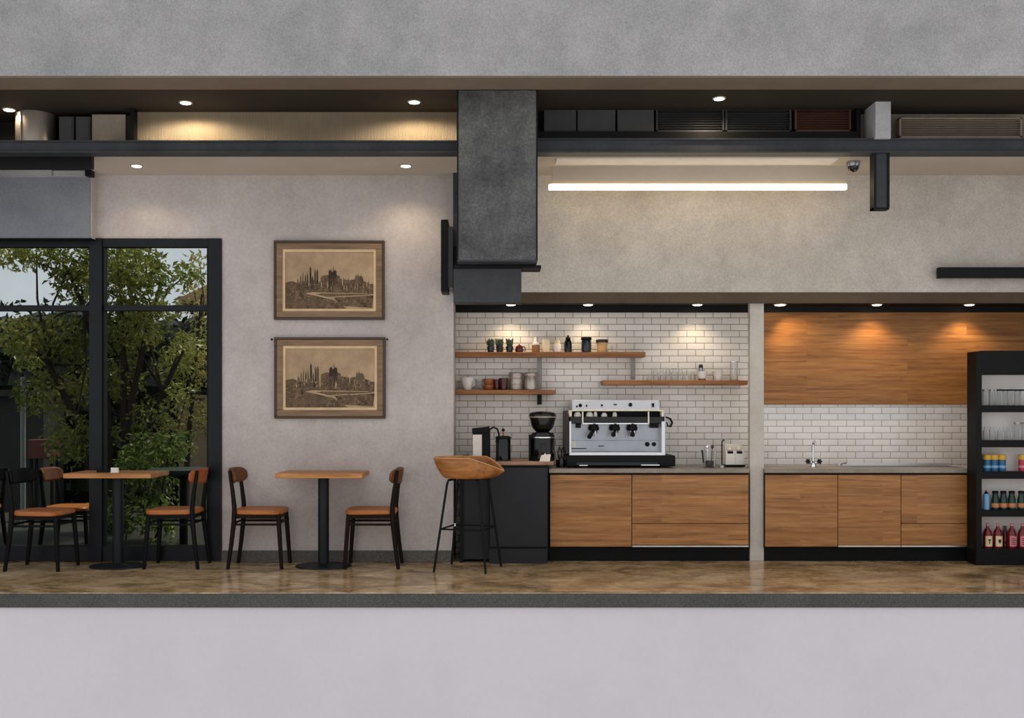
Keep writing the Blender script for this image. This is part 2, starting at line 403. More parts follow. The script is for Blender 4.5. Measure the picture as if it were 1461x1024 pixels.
struct(MB().box(XL, XR, YF + .004, 8.0, ZC - .012, ZC).build('trim_2', 'soffit_brown'), 'taupe underside of the upper grey fascia', 'soffit')
struct(MB().box(XL, XR, 8.0, 9.4, ZC, ZC + .2).build('ceiling_upper', 'ceil_dark'), 'dark brown high soffit with small downlights', 'ceiling')
XB = wx(131, 9.18)           # right side of the blue-grey block
# lower ceiling, three bays
struct(MB().box(XL, XB - .002, 8.5, YW, ZL, ZL + .06).build('ceiling_left', 'soffit_dark'), 'lowered ceiling above the blue-grey block, coloured black as unlit', 'ceiling')  # black colour stands in for the lack of light on this bay
struct(MB().box(XB - .002, wx(648, 8.5), 8.5, YW, ZL, ZL + .06).build('ceiling_middle', 'ceil_low'), 'cream lowered ceiling above the framed prints', 'ceiling')
struct(MB().box(wx(648, 8.5), XR, 8.5, YW, ZL, ZL + .06).build('ceiling_right', 'ceil_low'), 'cream lowered ceiling above the bar wall', 'ceiling')
# back wall with window opening
WX1 = wx(316, YW); WZT = wz(340, YW)
wl = MB()
wl.box(WX1, XN, YW, YW + .16, 0, ZL + .05); wl.box(XL, WX1, YW, YW + .16, WZT, ZL + .05)
struct(wl.build('wall_back', 'wall'), 'pale plaster wall behind the tables with two framed prints', 'wall')
struct(MB().box(XN - .16, XN, YW + .16, YT + .15, 0, ZB + .3).build('wall_niche_left', 'wall'), 'plaster return wall on the left of the tiled niche', 'wall')
struct(MB().box(XN, XR, YW, YW + .14, ZB, ZL + .05).build('wall_back_upper', 'wall_warm'), 'rough beige wall above the bar behind the light bar', 'wall')
struct(MB().box(XB - .5, XB, 9.18, YW, wz(339.6, 9.165), ZL).build('trim_3', 'wall'), 'narrow plaster return beside the blue-grey block', 'wall')
struct(MB().box(XL, XB - .012, 9.165, 9.18, wz(339.6, 9.165), wz(251, 9.165)).build('wall_left_block', 'block'), 'blue-grey stucco block above the left window', 'wall')
struct(MB().box(XL, wx(131, 8.55), 8.55, 8.60, wz(240, 8.55), ZL).build('trim_16', 'black'), 'black drop board under the left lowered ceiling', 'trim')
lt = MB(); lt.box(XL, wx(77, 9.15), 9.10, 9.18, wz(251, 9.12), wz(241, 9.12)); lt.box(wx(77.6, 9.15), wx(123, 9.15), 9.12, 9.18, wz(251, 9.12), wz(241, 9.12))
struct(lt.build('trim_4', 'post_concrete'), 'grey metal strip above the blue-grey block', 'trim')
struct(MB().box(wx(123, 9.1), wx(131, 9.1), 9.08, 9.165, wz(251, 9.1), ZL).build('trim_5', 'black'), 'short black post at the end of the grey strip', 'post')
struct(MB().box(XL, XB + .003, 9.16, YW - .022, wz(339.6, 9.165) - .008, wz(339.6, 9.165)).build('trim_17', 'black'), 'black strip between the blue-grey block and the window', 'trim')
struct(MB().box(WX1, XN - .0, YW - .018, YW, 0, wz(785, YW)).build('baseboard_back', 'baseboard', bevel=.003), 'grey concrete skirting under the framed prints', 'baseboard')
# bar niche
WT = wz(446, YT)
struct(MB().box(XN, wx(1080, YT), YT, YT + .12, 0, WT).build('wall_tiled_left', 'tile_left'), 'off-white metro tile wall behind the coffee machine', 'wall')
struct(MB().box(wx(1080, YT), XR, YT, YT + .12, 0, wz(577, YT)).build('wall_tiled_right', 'tile_right'), 'white metro tile splashback behind the sink', 'wall')
struct(MB().box(wx(1085, YT), XR, YT - .03, YT + .12, wz(577, YT), WT).build('wall_panel_oak', 'wood_panel'), 'oak board wall panel above the white tiles', 'wall panel')
struct(MB().box(XN, XR, YT - .05, YT + .14, WT, wz(436, YT) + .1).build('trim_6', 'soffit_dark'), 'black trim along the top of the tiles', 'trim')
ZS = wz(434.2, 9.72)
struct(MB().box(XN, XR, YW + .05, YT + .1, ZS, ZS + .04).build('ceiling_bar', 'soffit_dark'), 'black soffit with downlights over the bar', 'ceiling')
struct(MB().box(XN, XR, YW - .004, YW + .045, wz(432, YW), ZB).build('trim_7', 'board_brown'), 'brown fascia board under the beige bar wall', 'trim')
struct(MB().box(wx(1070, 9.36), wx(1090, 9.36), 9.36, 9.43, 0, ZS).build('wall_column', 'column', bevel=.004), 'slim pale plaster column between the two bar counters', 'column')
# beams
bm_ = MB(); bm_.box(XL, -.20, 8.40, 8.50, wz(218, 8.4), wz(201.5, 8.4)); bm_.box(XL, -.20, 8.38, 8.52, wz(217.5, 8.38), wz(215.5, 8.38)); bm_.box(XL, -.20, 8.38, 8.52, wz(202, 8.38), wz(200, 8.38))
struct(bm_.build('trim_8', 'steel'), 'dark steel beam above the tables, left of the duct', 'beam')
bm_ = MB(); bm_.box(.30, XR, 8.40, 8.50, wz(217, 8.4), wz(198.5, 8.4)); bm_.box(.30, XR, 8.38, 8.52, wz(217.5, 8.38), wz(215, 8.38)); bm_.box(.30, XR, 8.38, 8.52, wz(199, 8.38), wz(197, 8.38))
struct(bm_.build('trim_9', 'steel'), 'dark steel beam above the bar, right of the duct', 'beam')
struct(MB().box(wx(1249, 8.35), wx(1271, 8.35), 8.35, 8.60, wz(198, 8.36), ZC).build('trim_10', 'post_concrete'), 'light concrete stub post on the right beam', 'post')
struct(MB().box(wx(1249, 8.42), wx(1265, 8.42), 8.41, 8.47, wz(296, 8.42), wz(217, 8.4)).build('trim_11', 'steel'), 'steel stub hanging under the right beam', 'post')
st = MB(); st.box(wx(1245.5, 8.42), wx(1249, 8.42), 8.40, 8.49, wz(299, 8.42), wz(217, 8.4)); st.box(wx(1265, 8.42), wx(1268, 8.42), 8.40, 8.49, wz(297, 8.42), wz(217, 8.4)); st.box(wx(1245.5, 8.42), wx(1268, 8.42), 8.41, 8.49, wz(299, 8.42), wz(296, 8.42))
st.build('flange', 'black', bpy.data.objects['trim_11'])
# equipment loft behind the beams
ZLT = ZL + .06
struct(MB().box(wx(191, 8.64), -.25, 8.64, 8.68, ZLT, ZC).build('wall_loft_left', 'ribbed'), 'ribbed warm-grey panel above the left beam', 'wall')
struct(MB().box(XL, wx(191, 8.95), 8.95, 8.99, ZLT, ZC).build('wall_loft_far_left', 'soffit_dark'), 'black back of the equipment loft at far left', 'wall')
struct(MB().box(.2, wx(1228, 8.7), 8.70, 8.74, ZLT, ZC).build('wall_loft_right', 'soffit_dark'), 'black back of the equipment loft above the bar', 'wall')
struct(MB().box(wx(1228, 8.7), XR, 8.70, 8.74, ZLT, ZC).build('wall_loft_far_right', 'box_beige'), 'beige back of the equipment loft at far right', 'wall')
struct(MB().box(wx(185, 8.5), wx(190, 8.5), 8.52, 8.6, ZLT, ZC).build('trim_12', 'black'), 'thin black post in the loft left of the ribbed panel', 'post')
struct(MB().box(.32, wx(1226, 8.5), 8.51, 8.57, ZLT, wz(188, 8.52)).build('trim_13', 'black'), 'black ledge behind the right beam', 'ledge')
struct(MB().box(wx(1222, 8.52), wx(1227, 8.52), 8.52, 8.58, ZLT, ZC).build('trim_14', 'black'), 'thin black post left of the concrete stub', 'post')
struct(MB().box(XN + .0, wx(653.5, 9.26), 9.20, YW, ZB - .02, ZL).build('trim_15', 'steel'), 'thin dark steel channel at the end of the plaster wall', 'trim')
# side closures (outside the frame)
struct(MB().box(XL - .15, XL, YF, 11.4, -.02, 5.6).build('wall_left', 'wall'), 'plaster side wall at the far left', 'wall')
struct(MB().box(XR, XR + .15, YF, 11.4, -.02, 5.6).build('wall_right', 'wall'), 'plaster side wall at the far right', 'wall')

# ------------------------------------------------------------------ window
Yw0, Yw1 = YW - .02, YW + .07
fr = MB()
fz0, fzt = wz(793, Yw0), wz(340, Yw0)
jx0, jx1 = wx(297, Yw0), wx(316, Yw0)
mx0, mx1 = wx(128, Yw0), wx(146, Yw0)
fr.box(jx0, jx1, Yw0, Yw1 + .05, 0.012, fzt); fr.box(mx0, mx1, Yw0 - .02, Yw1, .012, fzt)
fr.box(XL, jx0, Yw0, Yw1, wz(352, Yw0), fzt); fr.box(XL, jx0, Yw0, Yw1 + .02, .012, wz(779, Yw0))
fr.box(XL, mx0, Yw0 + .01, Yw1, wz(443, Yw0), wz(435, Yw0)); fr.box(mx1, jx0, Yw0 + .01, Yw1, wz(443, Yw0), wz(435, Yw0))
win = fr.build('window_1', 'frame_metal', bevel=.003)
struct(win, 'tall dark-framed window looking onto the garden', 'window')
gp = MB()
gb = MB()
for a, b in ((XL, mx0), (mx1, jx0)):
    for c, d in ((wz(779, Yw0), wz(443, Yw0)), (wz(435, Yw0), wz(352, Yw0))):
        MB().box(a, b, YW + .03, YW + .038, c, d).build('pane', 'glass_window', win)
# inner dark stop bead of the right light
bd = MB(); bd.box(wx(294.5, Yw0), jx0, Yw0 + .012, Yw1, wz(779, Yw0), wz(352, Yw0)); bd.box(mx1, mx1 + .012, Yw0 + .01, Yw1, wz(779, Yw0), wz(352, Yw0))
bd.build('stop_bead', 'black', win)

# ------------------------------------------------------------------ garden outside
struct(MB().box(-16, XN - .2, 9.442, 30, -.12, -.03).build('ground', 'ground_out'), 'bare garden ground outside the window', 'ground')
def leaves(n, gen, size, rnd):
    mb = MB()
    for _ in range(n):
        p = Vector(gen()); L = size * rnd.uniform(.6, 1.3); W = L * rnd.uniform(.32, .5)
        d = Vector((rnd.gauss(0, 1), rnd.gauss(0, 1), rnd.gauss(-.5, .8))).normalized()
        s = d.cross(Vector((rnd.gauss(0, 1), rnd.gauss(0, 1), rnd.gauss(0, 1)))).normalized(); nn = d.cross(s)
        mb.add([p, p + d * L * .5 + s * W * .5 + nn * .01, p + d * L - nn * L * .12, p + d * L * .5 - s * W * .5 + nn * .01], [(0, 1, 2, 3)])
    return mb
def tree(name, label, base, stems, blobs, n, size, leafm, trunk_r, seed, twigs=True):
    r = random.Random(seed)
    t = thing(name, label, 'tree', base)
    tk = MB()
    for path in stems:
        k = len(path)
        tk.tube(path, [trunk_r * (1 - .75 * i / (k - 1)) for i in range(k)], 8)
    if twigs:
        for c, rad, w in blobs:
            st_ = r.choice(stems); q = Vector(st_[-1 if len(st_) < 3 else -2])
            e = Vector(c)
            tk.tube([q, q.lerp(e, .5) + Vector((r.uniform(-.1, .1), r.uniform(-.1, .1), .08)), e], [trunk_r * .3, trunk_r * .2, trunk_r * .1], 6)
    tk.build('trunk', 'bark', t, smooth=True)
    tot = sum(w for _, _, w in blobs)
    def gen():
        u = r.uniform(0, tot)
        for c, rad, w in blobs:
            u -= w
            if u <= 0: break
        while True:
            q = Vector((r.uniform(-1, 1), r.uniform(-1, 1), r.uniform(-1, 1)))
            if q.length < 1: break
        return (c[0] + q.x * rad[0], c[1] + q.y * rad[1], c[2] + q.z * rad[2])
    leaves(n, gen, size, r).build('foliage', leafm, t, recalc=False)
    return t
bxp = Vector((wx(160, 11.8), 11.8, -.03))
def T(px, py, Y=11.8, base=bxp): return (wx(px, Y) - base.x, Y - base.y, wz(py, Y) - base.z)
stems = [[T(150, 800), T(158, 690), T(152, 560), T(120, 440), T(90, 370)], [T(162, 800), T(172, 680), T(190, 560), T(215, 450), T(235, 390)],
         [T(158, 800), T(178, 640), T(176, 500), T(170, 380)], [T(168, 800), T(196, 650), T(232, 560), T(262, 500)], [T(152, 800), T(120, 620), T(70, 520), T(25, 470)]]
rb = random.Random(3)
blobs = []
for px, py, rp, w in ((60, 355, 40, 5), (100, 365, 50, 8), (20, 365, 26, 3), (105, 400, 48, 8), (165, 360, 50, 8), (205, 380, 50, 8), (235, 400, 36, 4), (255, 385, 20, 1.5), (175, 410, 55, 9), (45, 480, 40, 6), (15, 500, 35, 4),
                      (90, 480, 50, 9), (115, 540, 50, 8), (60, 560, 50, 6), (175, 470, 55, 10), (215, 460, 46, 7), (160, 540, 46, 7), (230, 520, 40, 5), (215, 590, 40, 4), (175, 620, 36, 3), (255, 490, 26, 2),
                      (120, 620, 45, 5), (85, 640, 40, 3), (200, 650, 40, 4), (262, 560, 24, 1.5), (250, 440, 24, 1.5)):
    q = T(px, py); rr = rp / 127.
    blobs.append(((q[0], rb.uniform(-.35, .5), q[2]), (rr * .8, .4, rr * .75), w))
tree('garden_tree', 'large multi-stemmed green tree filling the window view', tuple(bxp), stems, blobs, 9500, .085, 'leaf', .06, 5)
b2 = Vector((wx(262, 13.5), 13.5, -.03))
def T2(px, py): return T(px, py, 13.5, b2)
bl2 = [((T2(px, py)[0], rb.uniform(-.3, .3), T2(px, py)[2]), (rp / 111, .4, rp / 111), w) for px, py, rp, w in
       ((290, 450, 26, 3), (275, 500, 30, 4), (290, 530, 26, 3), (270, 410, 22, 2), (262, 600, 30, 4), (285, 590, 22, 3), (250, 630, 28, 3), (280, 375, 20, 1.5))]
tree('sunglow_tree', 'tree with leaves coloured for warm sun glow at the right edge of the window view', tuple(b2), [[T2(262, 800), T2(268, 640), T2(280, 500), T2(288, 420)]], bl2, 1300, .085, 'leaf_sunglow', .05, 8)
b3 = Vector((wx(215, 11.0), 11.0, -.03))
def T3(px, py): return T(px, py, 11.0, b3)
bl3 = [((T3(px, py)[0], rb.uniform(-.2, .2), T3(px, py)[2]), (rp / 136, .28, rp / 136), w) for px, py, rp, w in
       ((210, 650, 36, 5), (240, 640, 26, 3), (180, 665, 26, 3), (190, 725, 36, 3), (240, 740, 36, 3), (160, 730, 26, 2), (220, 690, 34, 4))]
sh = tree('garden_shrub', 'light green shrub low behind the right window pane', tuple(b3), [[T3(215, 800), T3(205, 720), T3(195, 670)], [T3(218, 800), T3(232, 700), T3(240, 650)]], bl3, 1500, .085, 'leaf_bush', .02, 9)
sh['category'] = 'shrub'
r4 = random.Random(4)
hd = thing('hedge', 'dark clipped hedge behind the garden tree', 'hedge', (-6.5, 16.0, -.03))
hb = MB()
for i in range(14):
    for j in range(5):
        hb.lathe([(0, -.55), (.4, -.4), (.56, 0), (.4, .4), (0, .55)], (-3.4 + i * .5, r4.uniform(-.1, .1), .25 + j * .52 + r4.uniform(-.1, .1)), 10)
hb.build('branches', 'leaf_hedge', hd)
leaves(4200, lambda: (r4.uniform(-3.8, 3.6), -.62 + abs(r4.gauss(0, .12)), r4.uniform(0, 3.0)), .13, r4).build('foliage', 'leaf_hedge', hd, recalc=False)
hs = thing('house', 'tan house with an orange eave beyond the right window pane', 'building', (wx(283, 17), 17, -.03))
MB().box(0, 4, 0, 3, 0, wz(432, 17)).build('wall', 'brick_out', hs)
MB().box(-.25, 4.2, -.25, 3.2, wz(432, 17), wz(422, 17)).build('eave', 'eave', hs)
MB().prism_xz([(-.2, wz(422, 17)), (4.2, wz(422, 17)), (4.2, wz(380, 17)), (.8, wz(380, 17))], -.2, 3.2).build('roof', 'eave', hs)
gw = thing('garden_wall', 'low grey garden wall behind the shrub', 'wall', (wx(255, 14.6), 14.6, -.03))
MB().box(0, 3.6, 0, .25, 0, wz(565, 14.6)).build('wall', 'stone_out', gw); MB().box(-.04, 3.64, -.04, .29, wz(565, 14.6), wz(560, 14.6)).build('coping', 'stone_out', gw)
ob = thing('shed', 'dark low shed behind the left window pane', 'building', (wx(-60, 14.5), 14.5, -.03))
MB().box(0, wx(62, 14.5) - wx(-60, 14.5), 0, .7, 0, wz(562, 14.5)).build('wall', 'dark_out', ob); MB().box(-.1, wx(66, 14.5) - wx(-60, 14.5), -.12, .75, wz(562, 14.5), wz(553, 14.5)).build('roof', 'dark_out', ob)
po = thing('garden_pole', 'pale grey pole standing before the dark shed', 'pole', (wx(33, 12.4), 12.4, -.03))
MB().lathe([(.03, .02), (.03, wz(535, 12.4)), (0, wz(534, 12.4))], n=14).build('shaft', 'pole_out', po, smooth=True); MB().box(-.08, .08, -.08, .08, 0, .02).build('base_plate', 'pole_out', po)
pl = thing('planter_box', 'red-brown planter box beyond the left window pane', 'planter', (wx(63, 13.2), 13.2, -.03))
MB().box(-.16, .16, -.1, .1, .78, 1.02).build('trough', 'planter', pl, bevel=.01)
for sx in (-.13, .13):
    for sy in (-.08, .08): MB().box(sx - .015, sx + .015, sy - .015, sy + .015, 0, .78).build('leg', 'black', pl)

# ------------------------------------------------------------------ chairs
def make_chair(label, legm, backm, loc, rz):
    t = thing('cafe_chair', label, 'chair', loc, rz, 'cafe chairs at the tables')
    seat = MB(); n = 36; rings = [(.0, .505), (.55, .504), (.86, .502), (.965, .497), (1., .485), (.99, .465), (.95, .458), (0, .458)]
    vs = []; fs = []
    for q, z in rings:
        for k in range(n):
            a = 2 * math.pi * k / n; c_, s_ = math.cos(a), math.sin(a); e = .42
            x = math.copysign(abs(c_) ** e, c_) * .215 * q; y = math.copysign(abs(s_) ** e, s_) * .205 * q
            y *= 1 + .10 * (x / .215); dz = -.008 * (1 - q) * (1 if z > .49 else 0)
            vs.append((x + .01, y, z + dz))
    for i in range(len(rings) - 1):
        for k in range(n): fs.append((i * n + k, i * n + (k + 1) % n, (i + 1) * n + (k + 1) % n, (i + 1) * n + k))
    seat.add(vs, fs).build('seat', 'seat', t, smooth=True)
    for s in (1, -1):
        MB().tube([(.222, s * .188, 0), (.205, s * .176, .25), (.19, s * .166, .46)], [.0155, .019, .020], 12).build('leg', legm, t, smooth=True)
        MB().tube([(-.232, s * .188, 0), (-.205, s * .180, .2), (-.183, s * .174, .40), (-.18, s * .172, .52), (-.196, s * .17, .66), (-.222, s * .168, .83)], [.0155, .019, .0215, .0205, .018, .0145], 12).build('leg', legm, t, smooth=True)
    ap = MB()
    for s in (1, -1): ap.box(-.18, .19, s * .168 - .009, s * .168 + .009, .425, .457)
    for x in (-.178, .19): ap.box(x - .009, x + .009, -.165, .165, .425, .457)
    ap.build('apron', legm, t, bevel=.003)
    for s in (1, -1): MB().tube([(-.185, s * .175, .375), (.197, s * .172, .375)], .0095, 10).build('stretcher', legm, t, smooth=True)
    MB().tube([(.196, -.172, .385), (.196, .172, .385)], .0095, 10).build('stretcher', legm, t, smooth=True)
    MB().tube([(-.184, -.176, .385), (-.184, .176, .385)], .0095, 10).build('stretcher', legm, t, smooth=True)
    b = MB(); nu, nv = 25, 7; vs = []; fs = []
    for i in range(nu):
        u = -1 + 2 * i / (nu - 1); h = .064 * (1 - abs(u) ** 9 * .62)
        for j in range(nv):
            w = -1 + 2 * j / (nv - 1); z = .782 + w * h
            x = -.262 - .03 * (z - .78) / .1 * .5 + .085 * abs(u) ** 2.0
            vs.append((x + .014, u * .212, z))
    for i in range(nu - 1):
        for j in range(nv - 1): fs.append((i * nv + j, (i + 1) * nv + j, (i + 1) * nv + j + 1, i * nv + j + 1))
    b.add(vs, fs).build('backrest', backm, t, smooth=True, solid=.014)
    return t
make_chair('chair with dark brown backrest left of the table below the prints', 'chair_leg', 'back_brown', (-1.985, 9.055, 0), 0)
make_chair('chair with reddish brown backrest between the table below the prints and the bar stool', 'chair_leg', 'back_brown', (-1.01, 9.05, 0), math.pi)
make_chair('black-framed chair with orange backrest right of the window table', 'chair_black', 'back_orange', (-2.70, 9.05, 0), math.pi)
make_chair('chair with tan seat and backrest coloured black for shade, left of the window table', 'chair_black', 'chair_black', (-3.80, 8.92, 0), math.radians(-3))  # backrest shade put into its colour, black instead of wood
oc = make_chair('tan-seated chair outside the glass, behind the chair with the shade-black backrest', 'chair_black', 'back_brown', (-3.86, 9.68, -.03), 0)
oc['group'] = 'chairs outside the glass'
o2 = make_chair('dark chair outside the glass in place of a reflection, cut by the left picture edge', 'chair_black', 'chair_black', (-4.78, 9.72, -.03), math.pi)  # added chair standing in for a reflection in the pane
o2['group'] = 'chairs outside the glass'

# ------------------------------------------------------------------ tables
def make_table(label, cx):
    t = thing('cafe_table', label, 'table', (cx, 9.03, 0), 0, 'square cafe tables')
    MB().box(-.365, .365, -.265, .24, .772, .812).build('tabletop', 'wood_table', t, bevel=.004)
    MB().lathe([(.047, .022), (.047, .755)], n=28).build('column', 'table_leg', t, smooth=True)
    MB().lathe([(0, 0), (.235, 0), (.24, .004), (.238, .010), (.12, .019), (.06, .026), (.05, .034), (0, .034)], n=48, sy=.88).build('base', 'table_leg', t, smooth=True)
    MB().box(-.09, .09, -.09, .09, .762, .772).build('mounting_plate', 'table_leg', t)
    return t
make_table('square oak cafe table in front of the window', -3.20)
make_table('square oak cafe table below the framed prints', -1.435)
ty = thing('serving_tray', 'small flat black tray on the window table', 'tray', (wx(152, 8.98), 8.98, .8126))
MB().box(-.055, .055, -.06, .06, 0, .006).build('tray_base', 'black', ty)
rm = MB(); rm.box(-.06, -.052, -.065, .065, 0, .016); rm.box(.052, .06, -.065, .065, 0, .016); rm.box(-.06, .06, -.065, -.057, 0, .016); rm.box(-.06, .06, .057, .065, 0, .016)
rm.build('rim', 'black', ty)
cd = thing('sugar_holder', 'small white block standing on the window table', 'table card', (wx(167.5, 8.96), 8.90, .8126))
MB().box(-.032, .032, -.012, .012, 0, .042).build('card', 'white', cd, bevel=.003); MB().box(-.033, .033, -.02, .02, 0, .004).build('foot', 'white', cd)

# ------------------------------------------------------------------ stool
sl = thing('bar_stool', 'tan plywood bucket bar stool with thin black legs', 'stool', (-.19, 8.875, 0), math.radians(-17))
n = 64; rings = 12; vs = []; fs = []
WING = math.radians(78)
def shell(th, t, raw=False):
    th = (th + math.pi) % (2 * math.pi) - math.pi               # 0 = front tip, +-pi = back
    a = abs(th)
    if a < WING and not raw and t > .5:                          # flat wings run straight from the crease to the tip
        A = Vector(shell(math.copysign(WING, th if th else 1), t, True)); B = Vector(shell(0, t, True)); q = 1 - a / WING
        C = Vector(shell(th, t, True)); L = A.lerp(B, q)
        f = .72 * (2 * t - 1)
        return tuple(C.lerp(L, f))
    k = max(0, 1 - a / WING)
    rimh = .165 * (1 - k) + .058 * k
    c_, s_ = math.cos(th), math.sin(th); e = .8
    cx_ = math.copysign(abs(c_) ** e, c_); sy_ = math.copysign(abs(s_) ** e, s_)
    if t < .5:
        q = t / .5; r_ = .175 * q; z = .770 + .006 * q ** 3; ax = r_ * 1.08; ay = r_
    else:
        q = (t - .5) / .5; f = math.sin(q * math.pi / 2)
        ax = .189 + (.095 + (.03 if c_ > 0 else 0)) * (f * .4 + q * .6); ay = .175 + .065 * (f * .6 + q * .4)
        z = .776 + rimh * q ** 1.3
    return (ax * cx_, ay * sy_, z)
for i in range(rings + 1):
    for k in range(n): vs.append(shell(2 * math.pi * k / n, i / rings))
for i in range(rings):
    for k in range(n): fs.append((i * n + k, i * n + (k + 1) % n, (i + 1) * n + (k + 1) % n, (i + 1) * n + k))
MB().add(vs, fs).build('seat_shell', 'wood_stool', sl, smooth=True, solid=.012)
MB().tube([shell(2 * math.pi * k / n, 1) for k in range(n)], .0065, 6, closed=True).build('edge_band', 'ply_edge', sl, smooth=True)
cn = [(-.225, -.225), (.225, -.225), (.225, .225), (-.225, .225)]
for x, y in cn:
    MB().tube([(x, y, 0), (x * .62, y * .62, .72), (x * .58, y * .58, .755), (x * .35, y * .35, .762)], [.010, .010, .010, .009], 10).build('leg', 'black', sl, smooth=True)
def at_leg(x, y, z): f = 1 - .38 * z / .72; return (x * f, y * f, z)
for i in range(4):
    a, b = cn[i], cn[(i + 1) % 4]
    MB().tube([at_leg(*a, .35), at_leg(*b, .35)], .0075, 8).build('footrest', 'black', sl, smooth=True)
for x, y in cn[3:]:
    p = at_leg(x, y, .35); MB().lathe([(.012, p[2] - .012), (.012, p[2] + .012)], (p[0], p[1], 0), 12).build('collar', 'chrome', sl)
MB().lathe([(.09, .755), (.09, .768)], n=24).build('seat_plate', 'black', sl)

# ------------------------------------------------------------------ framed prints
def framed_print(label, px0, px1, py0, py1, seed):
    Y = YW - .035; r = random.Random(seed)
    cx_, cz_ = (wx(px0, Y) + wx(px1, Y)) / 2, (wz(py0, Y) + wz(py1, Y)) / 2
    w, h = (wx(px1, Y) - wx(px0, Y)) / 2, (wz(py0, Y) - wz(py1, Y)) / 2
    t = thing('framed_print', label, 'picture', (cx_, YW, cz_), 0, 'framed prints on the plaster wall')
    def ring(w0, h0, w1, h1, y0, y1):
        m = MB(); m.box(-w0, w0, y0, y1, h1, h0); m.box(-w0, w0, y0, y1, -h0, -h1); m.box(-w0, -w1, y0, y1, -h1, h1); m.box(w1, w0, y0, y1, -h1, h1); return m
    ring(w, h, w - .02, h - .02, -.04, 0).build('outer_frame', 'frame_dark', t, bevel=.004)
    ring(w - .02, h - .02, w - .075, h - .075, -.032, -.002).build('frame', 'frame_brown', t, bevel=.005)
    ring(w - .075, h - .075, w - .098, h - .098, -.022, -.002).build('mount', 'mat_cream', t)
    W, H = w - .098, h - .098
    p = MB(); p.box(-W, W, -.014, -.003, -H, H, 0)
    yy = [-.0142]
    def lay(): yy[0] -= .0000025; return yy[0]
    def poly(pts, mi): y = lay(); p.quad([((a * 2 - 1) * W, y, (b * 2 - 1) * H) for a, b in pts], mi)
    # wooded bank, meadow, path and water
    poly([(.0, .30), (.0, .46), (.08, .49), (.14, .45), (.35, .42), (.6, .40), (1, .44), (1, .26)], 4)
    poly([(.0, .0), (.0, .36), (.2, .34), (.33, .28), (.5, .2), (.62, .08), (.7, 0)], 4)
    poly([(.04, .06), (.07, .16), (.25, .20), (.42, .17), (.5, .1), (.3, .05)], 2)
    poly([(.36, .25), (.42, .285), (.95, .27), (.97, .25), (.6, .22), (.45, .21)], 2)
    poly([(.55, .2), (.62, .05), (.98, 0.02), (1, .24), (.8, .22)], 4)
    poly([(.22, .27), (.3, .295), (.38, .285), (.34, .26), (.5, .2), (.56, .15), (.48, .18), (.36, .225)], 0)
    poly([(.38, .285), (.93, .272), (.93, .266), (.4, .276)], 3)
    def spire(x, top, wd, mi=1, bot=.36): poly([(x - wd, bot), (x - wd * .8, top - .06), (x, top), (x + wd * .8, top - .06), (x + wd, bot)], mi)
    poly([(.4, .36), (.4, .56), (.44, .59), (.5, .6), (.58, .6), (.62, .57), (.62, .34)], 4)
    poly([(.62, .34), (.62, .53), (.72, .5), (.78, .52), (.95, .46), (.95, .34)], 4)
    poly([(.49, .46), (.49, .66), (.51, .69), (.52, .65), (.55, .66), (.56, .69), (.58, .66), (.58, .44)], 1)
    poly([(.79, .34), (.79, .54), (.82, .6), (.85, .57), (.87, .58), (.89, .48), (.95, .43), (.95, .34)], 2)
    for x, tp in ((.14, .55), (.175, .61), (.2, .66), (.228, .62), (.252, .64)): spire(x, tp, .009, r.choice((1, 2)))
    for x, tp, wd in ((.285, .76, .012), (.338, .70, .010), (.362, .71, .011), (.31, .6, .009)): spire(x, tp, wd, 1, .44)
    for x, tp in ((.52, .72), (.545, .76), (.5, .69)): spire(x, tp, .006)
    for x, tp in ((.80, .63), (.825, .64), (.855, .62)): spire(x, tp, .008, 2)
    for _ in range(60):
        x = r.uniform(.13, .96); spire(x, r.uniform(.44, .57), r.uniform(.003, .007), r.choice((1, 2, 2, 4)), .34)
    for _ in range(150):
        x = r.uniform(.12, .96); b = r.uniform(.32, .42); tp = b + r.uniform(.03, .14 if x > .25 else .08); wd = r.uniform(.0008, .003)
        poly([(x - wd, b), (x - wd, tp), (x + wd, tp), (x + wd, b)], r.choice((1, 1, 2, 2, 4, 4, 3)))
    for _ in range(520):
        x = r.uniform(.005, .975); z = r.uniform(.02, .44) if x > .5 else r.uniform(.14, .44); wd = r.uniform(.003, .014); hh = r.uniform(.002, .007)
        if .22 < x < .5 and .22 < z < .3: continue
        poly([(x, z), (x + wd, z + hh * .4), (x + wd * 1.1, z + hh), (x, z + hh)], r.choice((1, 1, 2, 2, 4, 3, 0)))
    p.build('print', ['print_paper', 'ink_dark', 'ink_mid', 'ink_light', 'ink_mottle'], t, recalc=False)
    return t
framed_print('upper sepia print of a spired skyline in a brown frame', 390.5, 548.5, 343, 456, 11)
lp = framed_print('lower sepia print of a spired skyline in a brown frame, pegs at its corners', 391, 550, 481, 597, 12)
for s, px in ((-1, 389), (1, 553)):
    MB().lathe([(.004, 0), (.004, .03), (.009, .032), (.009, .045), (0, .047)], (wx(px, YW) - lp.location.x, 0, wz(484.5, YW) - lp.location.z), 12, axis='y').build('peg', 'black', lp)

